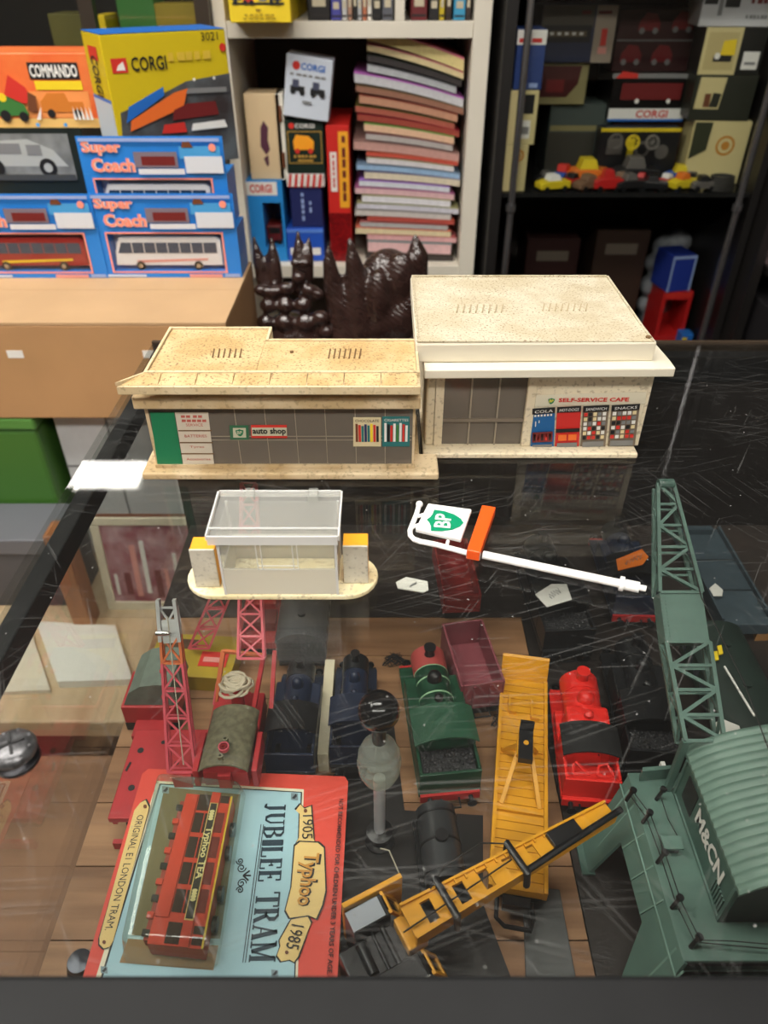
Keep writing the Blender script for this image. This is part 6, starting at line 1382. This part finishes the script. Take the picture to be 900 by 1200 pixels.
for a in (('yellow toy car with white cabin at the shelf front', 648, 214, YV, .036, yv, white, .3, 1, 0), ('brown toy car with tan cabin beside the yellow one', 690, 212, YV+.004, .034, tv, tv, .5, 1, 0), ('red toy van at the shelf front', 712, 212, YV, .032, rv, rv, .1, 1.5, 0),
          ('black toy tractor in the middle of the pile', 738, 214, YV, .034, kv, gv, .2, 1.1, 0), ('small black toy car beside the tractor', 765, 214, YV, .032, kv, kv, -.2, 1, 0), ('yellow toy digger near the cream emblem box', 800, 212, YV+.004, .030, yv, ov, .4, 1.3, 0),
          ('dark grey toy tractor next to the coil', 824, 214, YV-.002, .028, gv, kv, .1, 1.2, 0), ('orange toy lorry with yellow cabin behind the brown car', 690, 190, YV+.05, .050, ov, yv, .05, 1.25, .0), ('blue toy crane lorry at the back of the pile', 662, 190, YV+.055, .030, bv, redp, .9, 1.5, 0),
          ('long black toy lorry behind the tractors', 745, 190, YV+.048, .052, kv, gv, 0, 1.3, 0), ('yellow and blue toy pickup at the back of the pile', 800, 190, YV+.05, .034, bv, yv, -.1, 1.3, 0)):
    minicar(*a)
c = bx('toy_crate', 'black tray with yellow rim behind the vehicle pile', 'tray', 700, 792, 150, 215, YV+.082, .035, kv, zbase=RZ+.0005); c.q(yv, 0, 1, .93, 1, 'rim'); c.q(gv, .1, .3, .5, .8); c.circ(gv, .55, .6, .16); c.circ(kv, .55, .6, .1); c.q(yv, .36, .44, .3, .8); c.circ(gv, .8, .55, .14)
for k, (u, dy, L, m, m2, rz, w_) in enumerate(((672, .012, .026, rv, kv, .7, 'red toy car with black cabin behind the brown car'), (728, .016, .028, gv, tv, -.4, 'grey toy car with tan cabin beside the red van'), (752, .02, .026, kv, rv, .9, 'black toy car with red cabin among the tractors'), (783, .014, .024, rv, white, .6, 'red toy car with white cabin near the digger'), (812, .024, .024, yv, kv, -.6, 'yellow toy car with black cabin by the emblem box'), (640, .03, .026, kv, gv, .2, 'black toy car with grey cabin behind the yellow one'))):
    minicar(w_, u, 205, YV+dy+.012, L, m, m2, rz, 1.2, 0)
for (lab, u, v, m, dz, r) in (('yellow curved scoop on top of the black lorry', 742, 175, yv, .054, .010), ('grey spoked wheel leaning on the black lorry', 722, 175, gv, .054, .011), ('silver spoked wheel on the black lorry', 765, 175, mat('vehicle_silver', (150, 146, 140), .35, .5), .054, .010)):
    p = PY(u, v, YV+.04); o = thing('loose_part', lab, 'toy part', (p.x, YV+.05, RZ+.0605)); r *= 1.3
    MB().lathe([(r, -.002), (r, .002), (r*.75, .002), (r*.75, -.002), (r, -.002)], (0, 0, r), 20, 'y').build('rim', m, o, smooth=True)
    for i in range(4): a_ = i*pi/4; MB().bar((-r*.8*cos(a_), 0, r-r*.8*sin(a_)), (r*.8*cos(a_), 0, r+r*.8*sin(a_)), .0014, .0014, (0, 1, 0)).build('spoke', m, o)
p = PY(846, 212, YV); o = thing('rope_coil', 'dark coiled cable at the end of the vehicle shelf', 'cable', (p.x, YV+.0, RZ+.0005))
for k in range(5): MB().tube([((.024-.001*k)*cos(i*pi/12), (.016)*sin(i*pi/12), .003+.0052*k) for i in range(25)], .0026, 8).build('coil_loop', mat('cable_grey', (52, 50, 46), .6), o, smooth=True)
# lower shelf things
zl = .5205; G2 = 'boxes on the lower cabinet shelf'
c = bx('red_crate', 'red plastic crate low in the right-hand cabinet', 'crate', 772, 806, 342, 398, 1.56, .09, mat('crate_red', (190, 34, 34), .4), zbase=zl, hollow=(.12, .88, .15, .85)); t1 = c.top
c.q(redp, .05, .95, .9, .98)
c = bx('blue_box', 'blue and white box standing in the red crate top', 'box', 784, 814, 300, 342, 1.56, .07, mat('cobalt', (38, 58, 150), .4), zbase=t1+.0005, rz=.2); c.q(lav, 0, .08, 0, 1); c.q(lav, .92, 1, 0, 1); c.q(lav, 0, 1, .92, 1)
o = thing('carrier_bag', 'crumpled pale bag behind the blue box', 'bag', (PY(780, 320, 1.66).x, 1.68, zl))
mb = MB()
for i in range(14): mb.sph((random.uniform(-.03, .03), random.uniform(-.02, .02), random.uniform(.03, .20)), random.uniform(.018, .032), (1, 1, 1), 6)
mb.box(-.03, .03, -.02, .02, 0, .1); b_o = mb.build('bag', mat('bag_grey', (150, 152, 158), .5, bump=.6, bscale=60), o); md = b_o.modifiers.new('remesh', 'REMESH'); md.mode = 'VOXEL'; md.voxel_size = .005; md.use_smooth_shade = True
for (lab, u0, u1, v0, m) in (('tan parcel beside the chrome post low in the cabinet', 826, 850, 290, mat('parcel_tan', (150, 122, 90), .6)), ('dark brown wide box low in the cabinet', 690, 750, 270, mat('box_umber', (60, 42, 34), .5)), ('dim maroon box at the inner end of the lower shelf', 612, 672, 280, mat('box_wine', (54, 28, 26), .5))):
    c = bx('stored_box', lab, 'box', u0, u1, v0, 400, 1.62, .12, m, zbase=zl, group=G2); c.q(mat('label_dull', (120, 108, 96), .5), .2, .8, .78, .88)
o = bx('card_pack', 'small blue and yellow packet beside the red crate', 'packet', 798, 812, 392, 402, 1.53, .03, bluep, zbase=zl); o.q(yel, .1, .5, .2, .8)
# far-right cabinet boxes
for (lab, y, zi, h, m, m2) in (('pale pink packet stack in the far cabinet', 1.33, 0, .07, mat('packet_pink', (206, 176, 178), .5), darkred), ('black box with white label in the far cabinet', 1.33, 1, .09, mat('packet_black', (34, 32, 34), .5), white)):
    c = Carton('stored_box', lab, 'box', (R2X+.105, y, zz[zi]+.0005), .2, .2, h, m); c.q(m2, .04, .5, .5, .75); c.q(white, .04, .4, .2, .35); c.q(greyp, .45, .7, .1, .3)
c = Carton('stored_box', 'grey printed box on the pink packets in the far cabinet', 'box', (R2X+.115, 1.345, zz[0]+.0711), .2, .15, .12, mat('packet_grey', (110, 100, 100), .5)); c.q(pinkp, .05, .6, .6, .7); c.q(white, .05, .5, .75, .85)
